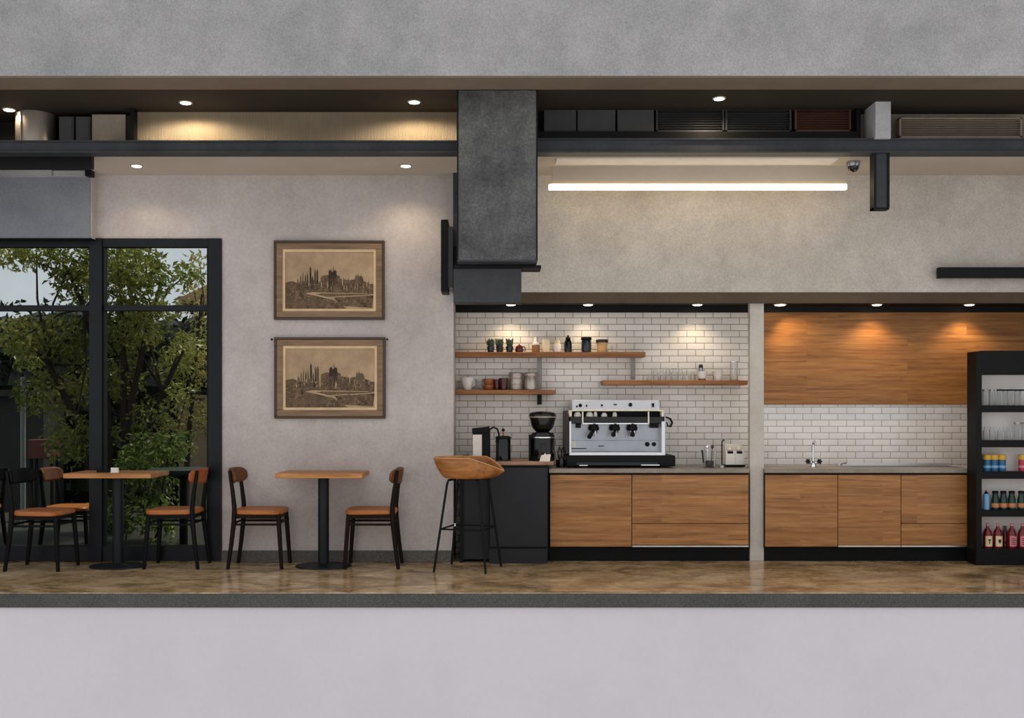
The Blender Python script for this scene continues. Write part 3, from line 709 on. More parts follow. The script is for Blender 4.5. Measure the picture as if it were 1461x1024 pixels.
# ------------------------------------------------------------------ duct and fixtures
dt = thing('steel_duct', 'large dark galvanised duct hanging between the two beams', 'duct', (wx(709.5, 8.03), 8.03, wz(372, 8.03)))
hw = (wx(766, 8.03) - wx(653, 8.03)) / 2
MB().box(-hw, hw, 0, .36, 0, ZC - wz(372, 8.03) - .004).build('casing', 'duct', dt, bevel=.006)
sm = MB(); sm.box(-hw - .006, -hw + .006, -.003, .363, 0, ZC - wz(372, 8.03) - .01); sm.box(hw - .006, hw + .006, -.003, .363, 0, ZC - wz(372, 8.03) - .01)
sm.build('corner_seam', 'black', dt); MB().box(-hw - .004, hw + .004, -.004, .364, -.006, .006).build('bottom_flange', 'steel', dt)
db = thing('duct_box', 'charcoal metal box below the big duct', 'box', (wx(695.5, 8.2), 8.2, wz(431, 8.2)))
dz = wz(372, 8.03) - .034 - wz(431, 8.2)
MB().box(wx(647, 8.2) - wx(695.5, 8.2), wx(744, 8.2) - wx(695.5, 8.2), 0, .2, 0, dz).build('casing', 'duct_box', db, bevel=.005)
MB().box(wx(648, 8.2) - wx(695.5, 8.2), wx(772, 8.2) - wx(695.5, 8.2), -.02, .22, dz, dz + .022).build('top_plate', 'black', db)
MB().box(wx(647, 8.2) - wx(695.5, 8.2) + .02, -.06, .2, 1.08, dz - .08, dz - .02).build('wall_mount', 'black', db)
sp = thing('slim_panel', 'slim black wall panel seen edge-on left of the duct', 'panel', (wx(634.5, 9.0), 9.0, wz(416, 9.0)))
hh = wz(313, 9) - wz(416, 9); u = lambda px: wx(px, 9.0) - wx(634.5, 9.0)
MB().box(u(629), u(639.5), 0, .26, 0, hh).build('front_plate', 'black', sp, bevel=.004)
MB().box(u(639.5), u(646), .01, .25, .035, hh - .06).build('rear_housing', 'black_gloss', sp)
MB().box(u(644), u(653), .08, .3, .22, .40).build('bracket', 'black', sp)
bb = thing('wall_bar', 'black horizontal bar fixed on the beige wall, cut by the right edge', 'bar', (wx(1340, 9.2), 9.2, wz(396, 9.2)))
MB().box(0, 1.6, 0, .06, 0, wz(381, 9.2) - wz(396, 9.2)).build('housing', 'black', bb, bevel=.003)
for x in (.3, 1.3): MB().box(x - .02, x + .02, .06, .1, .02, .07).build('bracket', 'black', bb)
MB().box(.01, 1.59, .008, .052, -.004, .004).build('lower_lip', 'black_gloss', bb)
# linear light
YLL = 8.95
ll = thing('linear_light', 'long glowing white light bar under the cream ceiling above the bar', 'light', (wx(783, YLL), YLL, wz(270, YLL)))
L_ = wx(1209, YLL) - wx(783, YLL); hd_ = wz(262, YLL) - wz(270, YLL)
MB().box(0, L_, 0, .05, 0, hd_).build('diffuser', 'led', ll, bevel=.008)
MB().box(.03, L_ - .005, .012, .04, hd_, wz(234, YLL) - wz(270, YLL)).build('housing', 'ceil_low', ll)
zc_ = ZL - wz(270, YLL)
MB().box(.03, L_ - .005, .02, .034, wz(234, YLL) - wz(270, YLL), zc_).build('hanger_plate', 'ceil_low', ll)
MB().box(.05, wx(1191, 8.75) - wx(783, YLL), 8.66 - YLL, 8.86 - YLL, zc_ - .012, zc_).build('ceiling_channel', 'white', ll)
# security camera
YC = 8.8
dc = thing('dome_camera', 'small grey dome security camera right of the light bar', 'camera', (wx(1217.5, YC), YC, ZL))
MB().lathe([(0, 0), (.055, 0), (.055, -.03), (.05, -.04), (0, -.04)], n=28).build('mount', 'inox', dc, smooth=True)
MB().lathe([(.045, -.04), (.042, -.06), (.028, -.08), (0, -.088)], n=28).build('dome', 'black_gloss', dc, smooth=True)
MB().box(-.008, .008, -.05, -.03, -.08, -.045).build('lens_shroud', 'chrome', dc)

# loft equipment
t = thing('round_duct', 'bare steel round duct in the loft at far left', 'duct', (wx(51, 8.72), 8.72, ZLT))
hl = ZC - ZLT
MB().lathe([(.155, 0), (.155, hl - .002)], n=40).build('pipe', 'duct_steel', t, smooth=True)
MB().box(-.06, -.054, -.153, -.14, 0, hl - .004).build('seam', 'duct_steel', t)
for i, (a, b, lab) in enumerate(((84, 105, 'dark grey loft box right beside the round duct'), (108, 129, 'dark grey loft box beside the beige loft box'))):
    t = thing('loft_box', lab, 'box', (wx((a + b) / 2, 8.62), 8.62, ZLT)); w = (wx(b, 8.62) - wx(a, 8.62)) / 2
    MB().box(-w, w, 0, .25, 0, wz(166, 8.62) - ZLT).build('casing', 'panel_grey', t, bevel=.004); MB().box(-w + .012, w - .012, -.006, .0, .05, wz(169, 8.62) - ZLT).build('cover', 'panel_grey', t)
t = thing('service_box', 'beige metal loft box left of the ribbed panel', 'box', (wx(155, 8.58), 8.58, ZLT)); w = (wx(179, 8.58) - wx(131, 8.58)) / 2
MB().box(-w, w, 0, .3, 0, wz(163, 8.58) - ZLT).build('casing', 'box_beige', t, bevel=.004); MB().box(w, w + .05, .02, .3, 0, wz(164, 8.58) - ZLT).build('side_flange', 'ceil_dark', t)
for a, b, lab in ((776, 822, 'dark grey loft panel nearest the duct'), (824, 878, 'dark grey loft panel, middle of three'), (881, 933, 'dark grey loft panel next to the louvres')):  # flat panel sheets with no cabinet body behind them
    t = thing('loft_panel', lab, 'cabinet', (wx((a + b) / 2, 8.58), 8.58, ZLT), group='grey loft panels'); w = (wx(b, 8.58) - wx(a, 8.58)) / 2
    MB().box(-w, w, 0, .03, 0, wz(156, 8.58) - ZLT).build('sheet', 'panel_grey', t, bevel=.003); MB().box(-w, w, -.004, 0, wz(188, 8.58) - ZLT, wz(186.5, 8.58) - ZLT).build('edge_strip', 'steel', t)
def louvre(name, label, a, b, y0, y1, m, nn, Y=8.58):
    t = thing(name, label, 'louvre', (wx((a + b) / 2, Y), Y, ZLT)); w = (wx(b, Y) - wx(a, Y)) / 2; z0 = wz(y1, Y) - ZLT; z1 = wz(y0, Y) - ZLT
    f = MB(); f.box(-w, -w + .014, -.004, .05, z0, z1); f.box(w - .014, w, -.004, .05, z0, z1); f.box(-w, w, -.004, .05, z1 - .01, z1); f.box(-w, w, -.004, .05, 0, z0 + .012)
    f.build('frame', m, t)
    sl_ = MB()
    for i in range(nn):
        z = z0 + (z1 - z0) * (i + .7) / (nn + .5)
        sl_.add([(-w + .012, 0, z - .006), (w - .012, 0, z - .006), (w - .012, .03, z + .008), (-w + .012, .03, z + .008), (-w + .012, 0, z - .003), (w - .012, 0, z - .003), (w - .012, .03, z + .011), (-w + .012, .03, z + .011)],
                [(0, 1, 2, 3), (4, 5, 6, 7), (0, 1, 5, 4), (2, 3, 7, 6)])
    sl_.build('slats', m, t)
    MB().box(-w + .01, w - .01, .045, .05, z0, z1).build('backing', m, t)
    return t
louvre('air_louvre', 'dark slatted louvre under the loft downlight', 936, 1033, 154, 188, 'grille_dark', 9)
louvre('air_louvre', 'dark slatted louvre left of the red-brown louvre', 1035, 1129, 154, 188, 'grille_dark', 9)
louvre('air_louvre', 'red-brown slatted louvre above the right beam', 1134, 1214, 154, 187, 'grille_brown', 9)
louvre('air_louvre', 'wide beige slatted louvre right of the concrete stub', 1283, 1458, 168, 196, 'grille_beige', 8)

# ------------------------------------------------------------------ downlights
def downlight(px, py, zc, label, energy, r=.042, drop=.006, size=100, warm=(1, .80, .55), dome=.010, blend=.7, Yfix=None, tilt=0.):
    Y = Yfix or (zc - EYE) * F / (CY - py)
    t = thing('downlight', label, 'downlight', (wx(px, Y), Y, zc), 0, 'small recessed downlights')
    MB().lathe([(r * .98, 0), (r * 1.3, 0), (r * 1.28, -.005), (r * 1.0, -.007), (r * .98, -.004)], n=28).build('bezel', 'bezel', t, smooth=True)
    MB().lathe([(r, -.003), (r * .95, -.003 - dome * .6), (r * .6, -.003 - dome), (0, -.003 - dome * 1.1)], n=28).build('lens', 'lamp', t, smooth=True)
    ld = bpy.data.lights.new('lamp', 'SPOT'); ld.energy = energy; ld.color = warm; ld.spot_size = math.radians(size); ld.spot_blend = blend; ld.shadow_soft_size = .03
    lo = bpy.data.objects.new('lamp', ld); COL.objects.link(lo); lo.parent = t; lo.location = (0, 0, -.03); lo.rotation_euler = (0, math.radians(tilt), 0)
    return t
EU, EL, EB = 22, 13, 11
downlight(13, 156, ZC, 'high soffit downlight above the round steel duct', EU * .35, size=172, blend=.35)
downlight(265, 146, ZC, 'high soffit downlight above the left end of the ribbed panel', EU, size=172, blend=.35)
downlight(591, 145, ZC, 'high soffit downlight just left of the big duct', EU, size=172, blend=.35)
downlight(1026, 140, ZC, 'high soffit downlight above the dark louvres', EU * .5, size=172, blend=.35)
downlight(195, 236, ZL, 'low cream-ceiling downlight near the blue-grey block', EL * .45, size=130)
downlight(579, 236, ZL, 'low cream-ceiling downlight near the duct', EL, size=130)
downlight(729, 434.5, ZS, 'bar soffit downlight below the charcoal duct box', EB * .9, dome=.010, Yfix=9.70, size=120)
downlight(839, 434.5, ZS, 'bar soffit downlight above the coffee machine', EB * .7, dome=.010, Yfix=9.70, size=120)
downlight(995, 434.5, ZS, 'bar soffit downlight above the glasses shelf', EB * .7, dome=.010, Yfix=9.70, size=120)
downlight(1113, 436, ZS, 'bar soffit downlight just right of the pale column', EB * 1.2, r=.05, dome=.012, tilt=-30, Yfix=9.70, size=120, warm=(1, .72, .42))
downlight(1251, 436, ZS, 'bar soffit downlight above the sink counter', EB * 1.2, dome=.010, Yfix=9.70, size=120, warm=(1, .72, .42))
downlight(1383, 436, ZS, 'bar soffit downlight above the black shelving unit', EB * 1.2, dome=.010, Yfix=9.70, size=120, warm=(1, .72, .42))

# ------------------------------------------------------------------ bar counters
ZK = wz(674.5, YW); ZCT = wz(668.5, YW)
def slab_between(px0, px1, label):
    t = MB().box(wx(px0, YW), wx(px1, YW), YW - .01, YT - .002, ZK, ZCT).build('worktop', 'counter_top', bevel=.004)
    return tag(t, label, 'worktop')
slab_between(783, 1069, 'grey stone worktop under the coffee machine')
XSH = wx(1393, 9.104)
t = MB().box(wx(1091, YW), XSH + .06, YW - .01, YT - .002, ZK, ZCT).build('worktop', 'counter_top', bevel=.004); tag(t, 'grey stone worktop with the sink, right of the pale column', 'worktop')
YD = YW + .012
def unit(px0, px1, fronts, label, rail=None):
    cx_ = (wx(px0, YD) + wx(px1, YD)) / 2; t = thing('bar_cabinet', label, 'cabinet', (cx_, YD, 0), 0, 'oak bar cabinets')
    U = lambda p: wx(p, YD) - cx_
    MB().box(U(px0) + .001, U(px1) - .001, .02, YT - YD - .01, .12, ZK - .001).build('carcass', 'black', t)
    MB().box(U(px0), U(px1), .05, .07, .0, wz(780, YD)).build('kickboard', 'kick', t)
    for nm, a, b, y0, y1 in fronts:
        MB().box(U(a) + .003, U(b) - .003, 0, .02, wz(y1, YD) + .0025, wz(y0, YD) - .0025).build(nm, 'wood_door', t, bevel=.0015)
    if rail: MB().box(U(rail[0]), U(rail[1]), -.002, .02, wz(780, YD), wz(778, YD)).build('alu_rail', 'alu', t)
    return t
unit(784, 901.5, [('door', 784.5, 901.5, 677, 780)], 'oak cabinet under the left half of the coffee machine')
unit(901.5, 1069, [('drawer', 901.5, 1068.5, 677, 746.5), ('drawer', 901.5, 1068.5, 746.5, 777.5)], 'oak drawer cabinet just left of the pale column', (902, 1068))
unit(1091, 1195.5, [('door', 1091.5, 1195.5, 677, 780)], 'oak cabinet below the tap, just right of the column')
unit(1195.5, 1285.5, [('door', 1195.5, 1285.5, 677, 778)], 'oak cabinet in the middle of the right counter', (1196, 1285))
unit(1285.5, 1384, [('drawer', 1285.5, 1383.5, 677, 746.5), ('drawer', 1285.5, 1383.5, 746.5, 778)], 'oak drawer cabinet beside the black shelving unit', (1286, 1383))
# dark cabinet
YDC = 9.19
t = thing('dark_cabinet', 'charcoal cabinet with a wooden top behind the bar stool', 'cabinet', (wx(740, YDC), YDC, 0)); U = lambda p, Y=YDC: wx(p, Y) - wx(740, YDC)
MB().box(U(698), U(782.5), .02, .64, .03, wz(664, YDC)).build('carcass', 'black', t)
MB().box(U(699), U(781), 0, .02, wz(780, YDC), wz(667, YDC)).build('door', 'cabinet_dark', t, bevel=.003)
MB().box(U(698), U(781), .01, .03, .0, wz(783, YDC)).build('plinth', 'cabinet_dark', t, bevel=.003)
MB().box(U(661), U(698), .07, .1, .03, wz(664, YDC)).build('side_panel', 'cabinet_dark', t)
MB().box(U(655.5), U(661), .06, .6, 0, wz(664, YDC)).build('end_post', 'black', t)
MB().box(U(656), U(790), -.01, .66, wz(663.5, YDC), wz(658, YDC)).build('cabinet_top', 'wood_top', t, bevel=.004)
ZDT = wz(658, YDC)
# shelves
YSH = 9.70
def shelf(px0, px1, y0, y1, label, brackets):
    z1, z0 = wz(y0, YSH), wz(y1, YSH); cx_ = wx((px0 + px1) / 2, YSH)
    t = thing('wall_shelf', label, 'shelf', (cx_, YT, z1)); w = wx(px1, YSH) - cx_
    MB().box(-w, w, YSH - YT, -.001, z0 - z1, 0).build('board', 'wood_shelf', t, bevel=.003)
    for p, ya, yb in brackets:
        x = wx(p, YSH + .06) - cx_
        MB().box(x - .022, x + .022, -.10, -.09, wz(yb, YSH + .1) - z1, wz(ya, YSH + .1) - z1).build('hanger', 'hanger' if ya < 560 else 'black', t)
    return z1
ZU = shelf(650, 921, 502, 509, 'long upper oak wall shelf with jars and plants', [(770, 509.5, 555.5), (904, 509.5, 541.5)])
ZLW = shelf(650, 792, 556, 562, 'short lower oak wall shelf with cups and tins', [(770, 563, 577)])
ZR = shelf(860, 1067, 542.5, 549, 'oak wall shelf of glasses beside the pale column', [])

# ------------------------------------------------------------------ small wares (built by lathe, base at origin)
def ware(name, label, cat, px, Y, z, parts, group=None, rz=0.):
    t = thing(name, label, cat, (wx(px, Y), Y, z + .0006), rz, group)
    for nm, m, prof in parts:
        if isinstance(prof, MB): prof.build(nm, m, t, smooth=True)
        else: MB().lathe(prof, n=24).build(nm, m, t, smooth=True)
    return t
def cupprof(r0, r1, h, th=.004): return [(0, 0), (r0, 0), (r0 + (r1 - r0) * .45, h * .35), (r0 + (r1 - r0) * .85, h * .7), (r1, h), (r1 - th, h), (r0 + (r1 - r0) * .8 - th, h * .68), (r0 - th, th * 2), (0, th * 2)]
def glassprof(r0, r1, h, th=.003): return [(0, 0), (r0, 0), (r1, h), (r1 - th, h), (r0 - th, th * 2), (0, th * 2)]
def S(w): return w / (F / 9.8)      # pixel width on the shelves to metres
YI = 9.79
# upper shelf
def sprigs(n, r, h, seed):
    q = random.Random(seed); mb = MB()
    for i in range(n):
        a = q.uniform(0, 6.28); rr = r * q.uniform(.1, .9); lean = r * q.uniform(.3, 1.2)
        p0 = Vector((math.cos(a) * rr * .5, math.sin(a) * rr * .5, 0)); p1 = Vector((math.cos(a) * (rr + lean * .3), math.sin(a) * (rr + lean * .3), h * q.uniform(.6, 1)))
        mb.tube([p0, p0.lerp(p1, .5), p1], [.005, .010, .002], 6)
    return mb
for px, lab, sd in ((700, 'succulent pot at the left end of the upper shelf plants', 1), (713, 'succulent pot in the middle of the upper shelf plants', 2), (727, 'succulent pot at the right of the upper shelf plants', 3)):
    t = thing('potted_succulent', lab, 'plant', (wx(px, YI), YI, ZU + .0006), 0, 'potted succulents')
    MB().lathe([(0, 0), (.028, 0), (.036, .055), (.033, .055), (.030, .045), (0, .045)], n=20).build('pot', 'navy' if sd != 2 else 'brown_dark', t, smooth=True)
    m_ = sprigs(46, .036, .092, sd); mv = MB(); mv.add([(a, b, c + .042) for a, b, c in m_.v], m_.f); mv.build('foliage', 'succulent', t)
hnd = MB().tube([(.028, 0, .055), (.05, 0, .05), (.056, 0, .03), (.05, 0, .008)], .005, 8)
ware('small_jug', 'small dark red handled pot on the upper shelf', 'pot', 741, YI, ZU, [('body', 'darkred', [(0, 0), (.034, 0), (.04, .02), (.034, .05), (.030, .056), (0, .056)]), ('lid', 'darkred', [(.03, .056), (.02, .066), (.006, .07), (.006, .078), (0, .08)]), ('handle', 'darkred', hnd)])
ware('squeeze_bottle', 'amber squeeze bottle with a white nozzle', 'bottle', 764.5, YI, ZU, [('body', 'amber', [(0, 0), (.034, 0), (.036, .01), (.036, .07), (0, .07)]), ('nozzle', 'white', [(.033, .07), (.033, .085), (.02, .095), (.016, .12), (.008, .142), (0, .143)])])
ware('jar', 'ivory lidded jar beside the amber squeeze bottle', 'jar', 779, YI, ZU, [('body', 'ivory', [(0, 0), (.034, 0), (.036, .01), (.036, .09), (0, .09)]), ('lid', 'ivory', [(.034, .09), (.034, .112), (.03, .118), (0, .118)])])
ware('jar', 'pale jar with a rounded cream cap', 'jar', 795, YI, ZU, [('body', 'paper', [(0, 0), (.034, 0), (.036, .01), (.036, .07), (.03, .08), (0, .08)]), ('cap', 'ivory', [(.026, .08), (.028, .1), (.02, .115), (.008, .122), (0, .123)])])
ware('bottle', 'black flip-top bottle on the upper shelf', 'bottle', 810.5, YI, ZU, [('body', 'black_gloss', [(0, 0), (.035, 0), (.036, .01), (.036, .09), (.026, .112), (.022, .125), (0, .125)]), ('stopper', 'black', [(.024, .125), (.024, .138), (.01, .142), (.008, .16), (0, .161)])])
ware('jar', 'dark navy jar with a wide black lid', 'jar', 836.5, YI, ZU, [('body', 'navy', [(0, 0), (.043, 0), (.046, .012), (.046, .10), (.04, .115), (0, .115)]), ('lid', 'black', [(.046, .115), (.05, .12), (.05, .138), (.044, .142), (0, .142)])])
ware('tub', 'kraft tub with a dark brown lid', 'tub', 859, YI, ZU, [('body', 'kraft', [(0, 0), (.044, 0), (.052, .09), (0, .09)]), ('lid', 'brown_dark', [(.057, .09), (.058, .116), (.05, .12), (0, .12)])])
ware('tumbler', 'small clear tumbler at the right end of the upper shelf', 'glass', 876.5, YI, ZU, [('bowl', 'glass_ware', glassprof(.028, .034, .06))])
# lower shelf
hnd = MB().tube([(.055, 0, .085), (.082, 0, .08), (.085, 0, .05), (.05, 0, .03)], .006, 8)
ware('cup', 'large off-white cup at the left of the lower shelf', 'cup', 667, YI, ZLW, [('bowl', 'white', cupprof(.035, .066, .115)), ('handle', 'white', hnd)], rz=-.7)
ware('tumbler', 'small clear tumbler beside the off-white cup', 'glass', 683.5, YI + .02, ZLW, [('bowl', 'glass_ware', glassprof(.03, .036, .1))])
for k in range(2):
    ware('bowl', ('lower' if k == 0 else 'upper') + ' orange-brown bowl of the stack on the lower shelf', 'bowl', 697, YI, ZLW + .0085 * 0 + k * .05, [('bowl', 'terracotta', [(0, 0), (.036, 0), (.046, .015), (.052, .048), (.048, .048), (.042, .018), (0, .012)] if k == 0 else [(0, .0), (.034, .0), (.046, .018), (.052, .055), (.048, .055), (.04, .02), (0, .012)])], 'stacked bowls')
ware('cup', 'dark red cup beside the orange-brown bowls', 'cup', 709, YI + .02, ZLW, [('bowl', 'darkred', cupprof(.03, .04, .10))])
ware('cup', 'dark red cup beside the tins', 'cup', 718.5, YI - .02, ZLW, [('bowl', 'darkred', cupprof(.03, .042, .11))])
for px, lab, v in ((736, 'banded silver tin on the lower shelf', 0), (757, 'silver canister nearest the shelf hanger', 1)):
    pr = [(0, 0), (.062, 0), (.065, .006), (.065, .045), (.067, .05), (.065, .055), (.065, .1), (.067, .105), (.065, .11), (.065, .13), (0, .13)] if v == 0 else [(0, 0), (.060, 0), (.062, .006), (.062, .10), (.050, .118), (.050, .13), (0, .13)]
    ware('tin', lab, 'tin', px, YI, ZLW, [('body', 'tin', pr), ('lid', 'tin', [(.066, .13), (.068, .135), (.068, .155), (.062, .162), (0, .164)])])
# right shelf
for i, (px, h, r) in enumerate(((926.5, .05, .022), (935.5, .115, .026), (944, .10, .024), (953.5, .115, .028), (962, .105, .024), (970.5, .115, .028), (980, .09, .024), (988, .085, .02))):
    lab = ['short clear glass at the left end of the glasses row', 'tall clear glass second from the left in the glasses row', 'clear glass third from the left in the glasses row', 'clear glass fourth from the left in the glasses row', 'clear glass fifth from the left in the glasses row', 'clear glass sixth from the left in the glasses row', 'clear glass seventh in the glasses row, near the white bowls', 'clear glass closest to the white bowl with brown foot'][i]
    ware('drinking_glass', lab, 'glass', px, YI + (.03 if i % 2 else -.02), ZR, [('bowl', 'glass_ware', [(0, 0), (r, 0), (r * 1.05, h * .6), (r * .7, h * .85), (r * .75, h), (r * .75 - .003, h), (r * .65, h * .84), (r - .003, h * .55), (r - .004, .006), (0, .006)])], 'clear glasses on the right shelf')
ware('bowl', 'white bowl with a brown foot on the glasses shelf', 'bowl', 1001.5, YI - .02, ZR, [('bowl', 'white', [(0, .018), (.03, .018), (.042, .045), (.046, .085), (.042, .085), (.036, .045), (0, .03)]), ('foot', 'terracotta', [(0, 0), (.036, 0), (.032, .018), (0, .018)])])
ware('shaker', 'small steel shaker behind the brown-footed white bowl', 'shaker', 1000, YI + .05, ZR, [('body', 'inox', [(0, 0), (.022, 0), (.022, .12), (0, .12)]), ('cap', 'brown_dark', [(.02, .12), (.018, .15), (0, .155)])])
ware('bowl', 'wide white bowl beside the glass jug', 'bowl', 1024, YI, ZR, [('bowl', 'white', [(0, 0), (.034, 0), (.038, .02), (.042, .06), (.056, .085), (.052, .086), (.038, .06), (0, .02)])])
ware('glass_jug', 'tall clear glass jug at the right end of the shelf', 'jug', 1047, YI, ZR, [('bowl', 'glass_ware', [(0, 0), (.036, 0), (.036, .16), (.04, .175), (.037, .175), (.033, .16), (.033, .006), (0, .006)]), ('plunger', 'chrome', [(.005, .02), (.005, .185), (.0, .19)]), ('lid', 'chrome', [(.041, .172), (.041, .18), (0, .184)]), ('contents', 'ivory', [(0, .007), (.032, .007), (.032, .05), (0, .05)])])

# on the dark cabinet
YA = 9.36
t = thing('coffee_dispenser', 'black coffee dispenser with a white front panel and loop handle', 'dispenser', (wx(686, YA), YA, ZDT + .0006)); U = lambda p: wx(p, YA) - wx(686, YA); V = lambda p: wz(p, YA) - ZDT
MB().box(U(674), U(699.5), 0, .18, 0, V(612)).build('body', 'black', t, bevel=.006)
MB().box(U(674.5), U(687.5), -.006, 0, .012, V(620)).build('front_panel', 'paper', t, bevel=.002)
MB().prism_xz([(U(673.5), V(617)), (U(673.5), V(611)), (U(695), V(609)), (U(698), V(607)), (U(699), V(617))], -.01, .17).build('lid', 'black', t, bevel=.003)
MB().tube([(U(698), .06, V(613)), (U(704), .06, V(609.5)), (U(709.5), .06, V(612)), (U(712), .06, V(619)), (U(711), .06, V(627)), (U(707), .06, V(631))], .0085, 10).build('handle', 'black', t, smooth=True)
t = thing('french_press', 'small black french press with a copper plunger rod', 'coffee press', (wx(718, YA - .05), YA - .05, ZDT + .0006), math.pi * .55)
MB().lathe([(0, .008), (.062, .008), (.066, .012), (.066, .19), (.062, .195), (0, .195)], n=28).build('beaker', 'black_gloss', t, smooth=True)
MB().lathe([(0, 0), (.07, 0), (.07, .01), (0, .012)], n=28).build('base', 'brown_dark', t); MB().lathe([(.068, .195), (.068, .21), (.05, .22), (0, .222)], n=28).build('lid', 'black', t, smooth=True)
MB().lathe([(.008, .22), (.008, .262), (0, .262)], n=12).build('plunger_rod', 'terracotta', t); MB().lathe([(.0, .256), (.014, .262), (.016, .272), (.01, .282), (0, .285)], n=16).build('knob', 'black', t, smooth=True)
MB().tube([(.064, 0, .17), (.1, 0, .165), (.105, 0, .1), (.064, 0, .05)], .008, 8).build('handle', 'black', t, smooth=True)
t = thing('tamp_mat', 'flat black mat and ring left of the coffee dispenser', 'mat', (wx(665, YA - .05), YA - .05, ZDT + .0006))
MB().box(-.055, .055, -.07, .08, 0, .022).build('mat', 'black', t, bevel=.004); MB().lathe([(.03, .022), (.032, .05), (.026, .052), (.026, .03), (0, .026)], n=20).build('ring', 'black_gloss', t, smooth=True)
YG = 9.33
t = thing('coffee_grinder', 'black coffee grinder with a wide round hopper', 'grinder', (wx(774, YG), YG, ZDT + .0006))
g = lambda py: wz(py, YG) - ZDT
MB().lathe([(0, 0), (.105, 0), (.108, .008), (.108, g(622)), (.095, g(617)), (.06, g(616)), (0, g(616))], n=36).build('body', 'black_gloss', t, smooth=True)
MB().lathe([(.05, g(616.5)), (.06, g(615.5)), (.088, g(611)), (.104, g(605)), (.112, g(599)), (.118, g(595)), (0, g(595))], n=36).build('hopper', 'black_gloss', t, smooth=True)
MB().lathe([(.121, g(596)), (.124, g(595)), (.122, g(594)), (.1, g(594))], n=36).build('hopper_rim', 'tin', t, smooth=True)
MB().lathe([(.121, g(594)), (.122, g(591.5)), (.108, g(588.5)), (.06, g(587)), (0, g(586.8))], n=36).build('lid', 'black_gloss', t, smooth=True)
MB().lathe([(.109, g(624.5)), (.110, g(623.8)), (.109, g(623))], n=36).build('trim_band', 'chrome', t, smooth=True)
MB().box(-.02, .02, -.125, -.09, .07, .15).build('spout', 'black_gloss', t, bevel=.006); MB().box(-.12, -.105, -.03, .08, 0, g(620)).build('side_panel', 'black', t, bevel=.003)
MB().box(-.07, .07, -.122, -.06, 0, .012).build('tray', 'black', t, bevel=.003)
t = thing('paper_card', 'cream folded card leaning in front of the grinder', 'card', (wx(778, 9.192), 9.192, ZDT + .0006))
MB().prism_xz([(-.052, 0), (.04, 0), (.047, .062), (.005, .06), (-.002, .075), (-.012, .058), (-.036, .052)], -.006, 0).build('sheet', 'paper', t)
MB().box(-.04, .035, 0, .012, 0, .02).build('stand', 'paper', t)
# whisks / wire tools between grinder and machine
t = thing('whisk_holder', 'cluster of black wire tools between grinder and coffee machine', 'utensils', (wx(800, 9.5), 9.5, ZCT + .0006))
MB().lathe([(0, 0), (.04, 0), (.044, .07), (.04, .07), (.036, .01), (0, .01)], n=20).build('holder', 'black_gloss', t, smooth=True)
for i in range(3):
    a = i * 2.1; wk = MB()
    for k in range(4):
        b = k * math.pi / 4; o_ = Vector((math.cos(a) * .022, math.sin(a) * .022, .05)); pts = []
        for s_ in range(9):
            q = s_ / 8 * 2 - 1; rr = .02 * math.cos(q * math.pi / 2); pts.append(o_ + Vector((math.cos(b) * rr, math.sin(b) * rr, .08 + q * .06)))
        wk.tube(pts, .0018, 5)
        pts2 = [o_ + Vector((-(p - o_).x, -(p - o_).y, (p - o_).z)) for p in pts]; wk.tube(pts2, .0018, 5)
    wk.tube([o_ - Vector((0, 0, .03)), o_ + Vector((0, 0, .03))], .004, 8)
    wk.build('whisk', 'chrome' if i == 1 else 'black', t)

# ------------------------------------------------------------------ coffee machine
YM = 9.47
t = thing('espresso_machine', 'stainless three-group espresso machine on the bar counter', 'coffee machine', (wx(879, YM), YM, ZCT + .0006)); mac = t
U = lambda p: wx(p, YM) - wx(879, YM); V = lambda p: wz(p, YM) - ZCT
MB().box(U(808), U(963), -.03, .38, .012, V(649.5)).build('base', 'black', t, bevel=.008)
for px in (815, 945):
    for y in (.0, .33): MB().lathe([(.022, 0), (.022, .013)], (U(px), y, 0), 16).build('foot', 'black', t)
MB().box(U(822), U(938), -.034, -.028, .022, .05).build('drip_drawer', 'black_gloss', t, bevel=.003)
dh = MB(); dh.box(U(826), U(838), -.04, -.034, .02, .026); dh.box(U(914), U(940), -.04, -.034, .022, .029); dh.build('drawer_handle', 'chrome', t)
MB().box(U(812), U(948.5), -.02, .2, V(649.5), V(645)).build('drip_tray', 'inox_light', t, bevel=.003)
MB().box(U(815), U(946), .10, .38, V(646), V(604)).build('back_panel', 'inox', t)
MB().box(U(815), U(946), .085, .10, V(645), V(628.5)).build('lower_panel', 'inox', t, bevel=.003)
for a, b in ((812, 815), (943.5, 948.5)): MB().box(U(a), U(b), -.015, .38, V(646), V(601)).build('side_frame', 'inox_light', t, bevel=.003)
MB().box(U(807), U(812), .02, .38, V(648), V(586)).build('left_side_panel', 'brown_dark', t, bevel=.004)
MB().box(U(948.5), U(950), .02, .38, V(648), V(590)).build('right_side_panel', 'inox', t)
MB().box(U(813), U(947), .02, .38, V(604.5), V(594.5)).build('group_housing', 'black_gloss', t, bevel=.006)
MB().box(U(813), U(947), .14, .38, V(594.5), V(585)).build('cup_bay_back', 'black', t)
MB().box(U(832), U(926), .012, .03, V(605), V(603.5)).build('lower_trim', 'chrome', t)
for px in (831.5, 925.5): MB().box(U(px - .9), U(px + .9), .004, .02, V(605), V(587)).build('trim_strip', 'cream', t)
MB().tube([(U(812), .05, V(594)), (U(812), .01, V(586.5)), (U(820), .0, V(585.3)), (U(938), .0, V(585.3)), (U(947), .01, V(586.5)), (U(947), .05, V(594))], .008, 10).build('cup_rail', 'cream', t, smooth=True)
for a, b in ((812, 816), (944, 948)): MB().box(U(a), U(b), .01, .1, V(594.5), V(585)).build('end_cap', 'cream', t, bevel=.006)
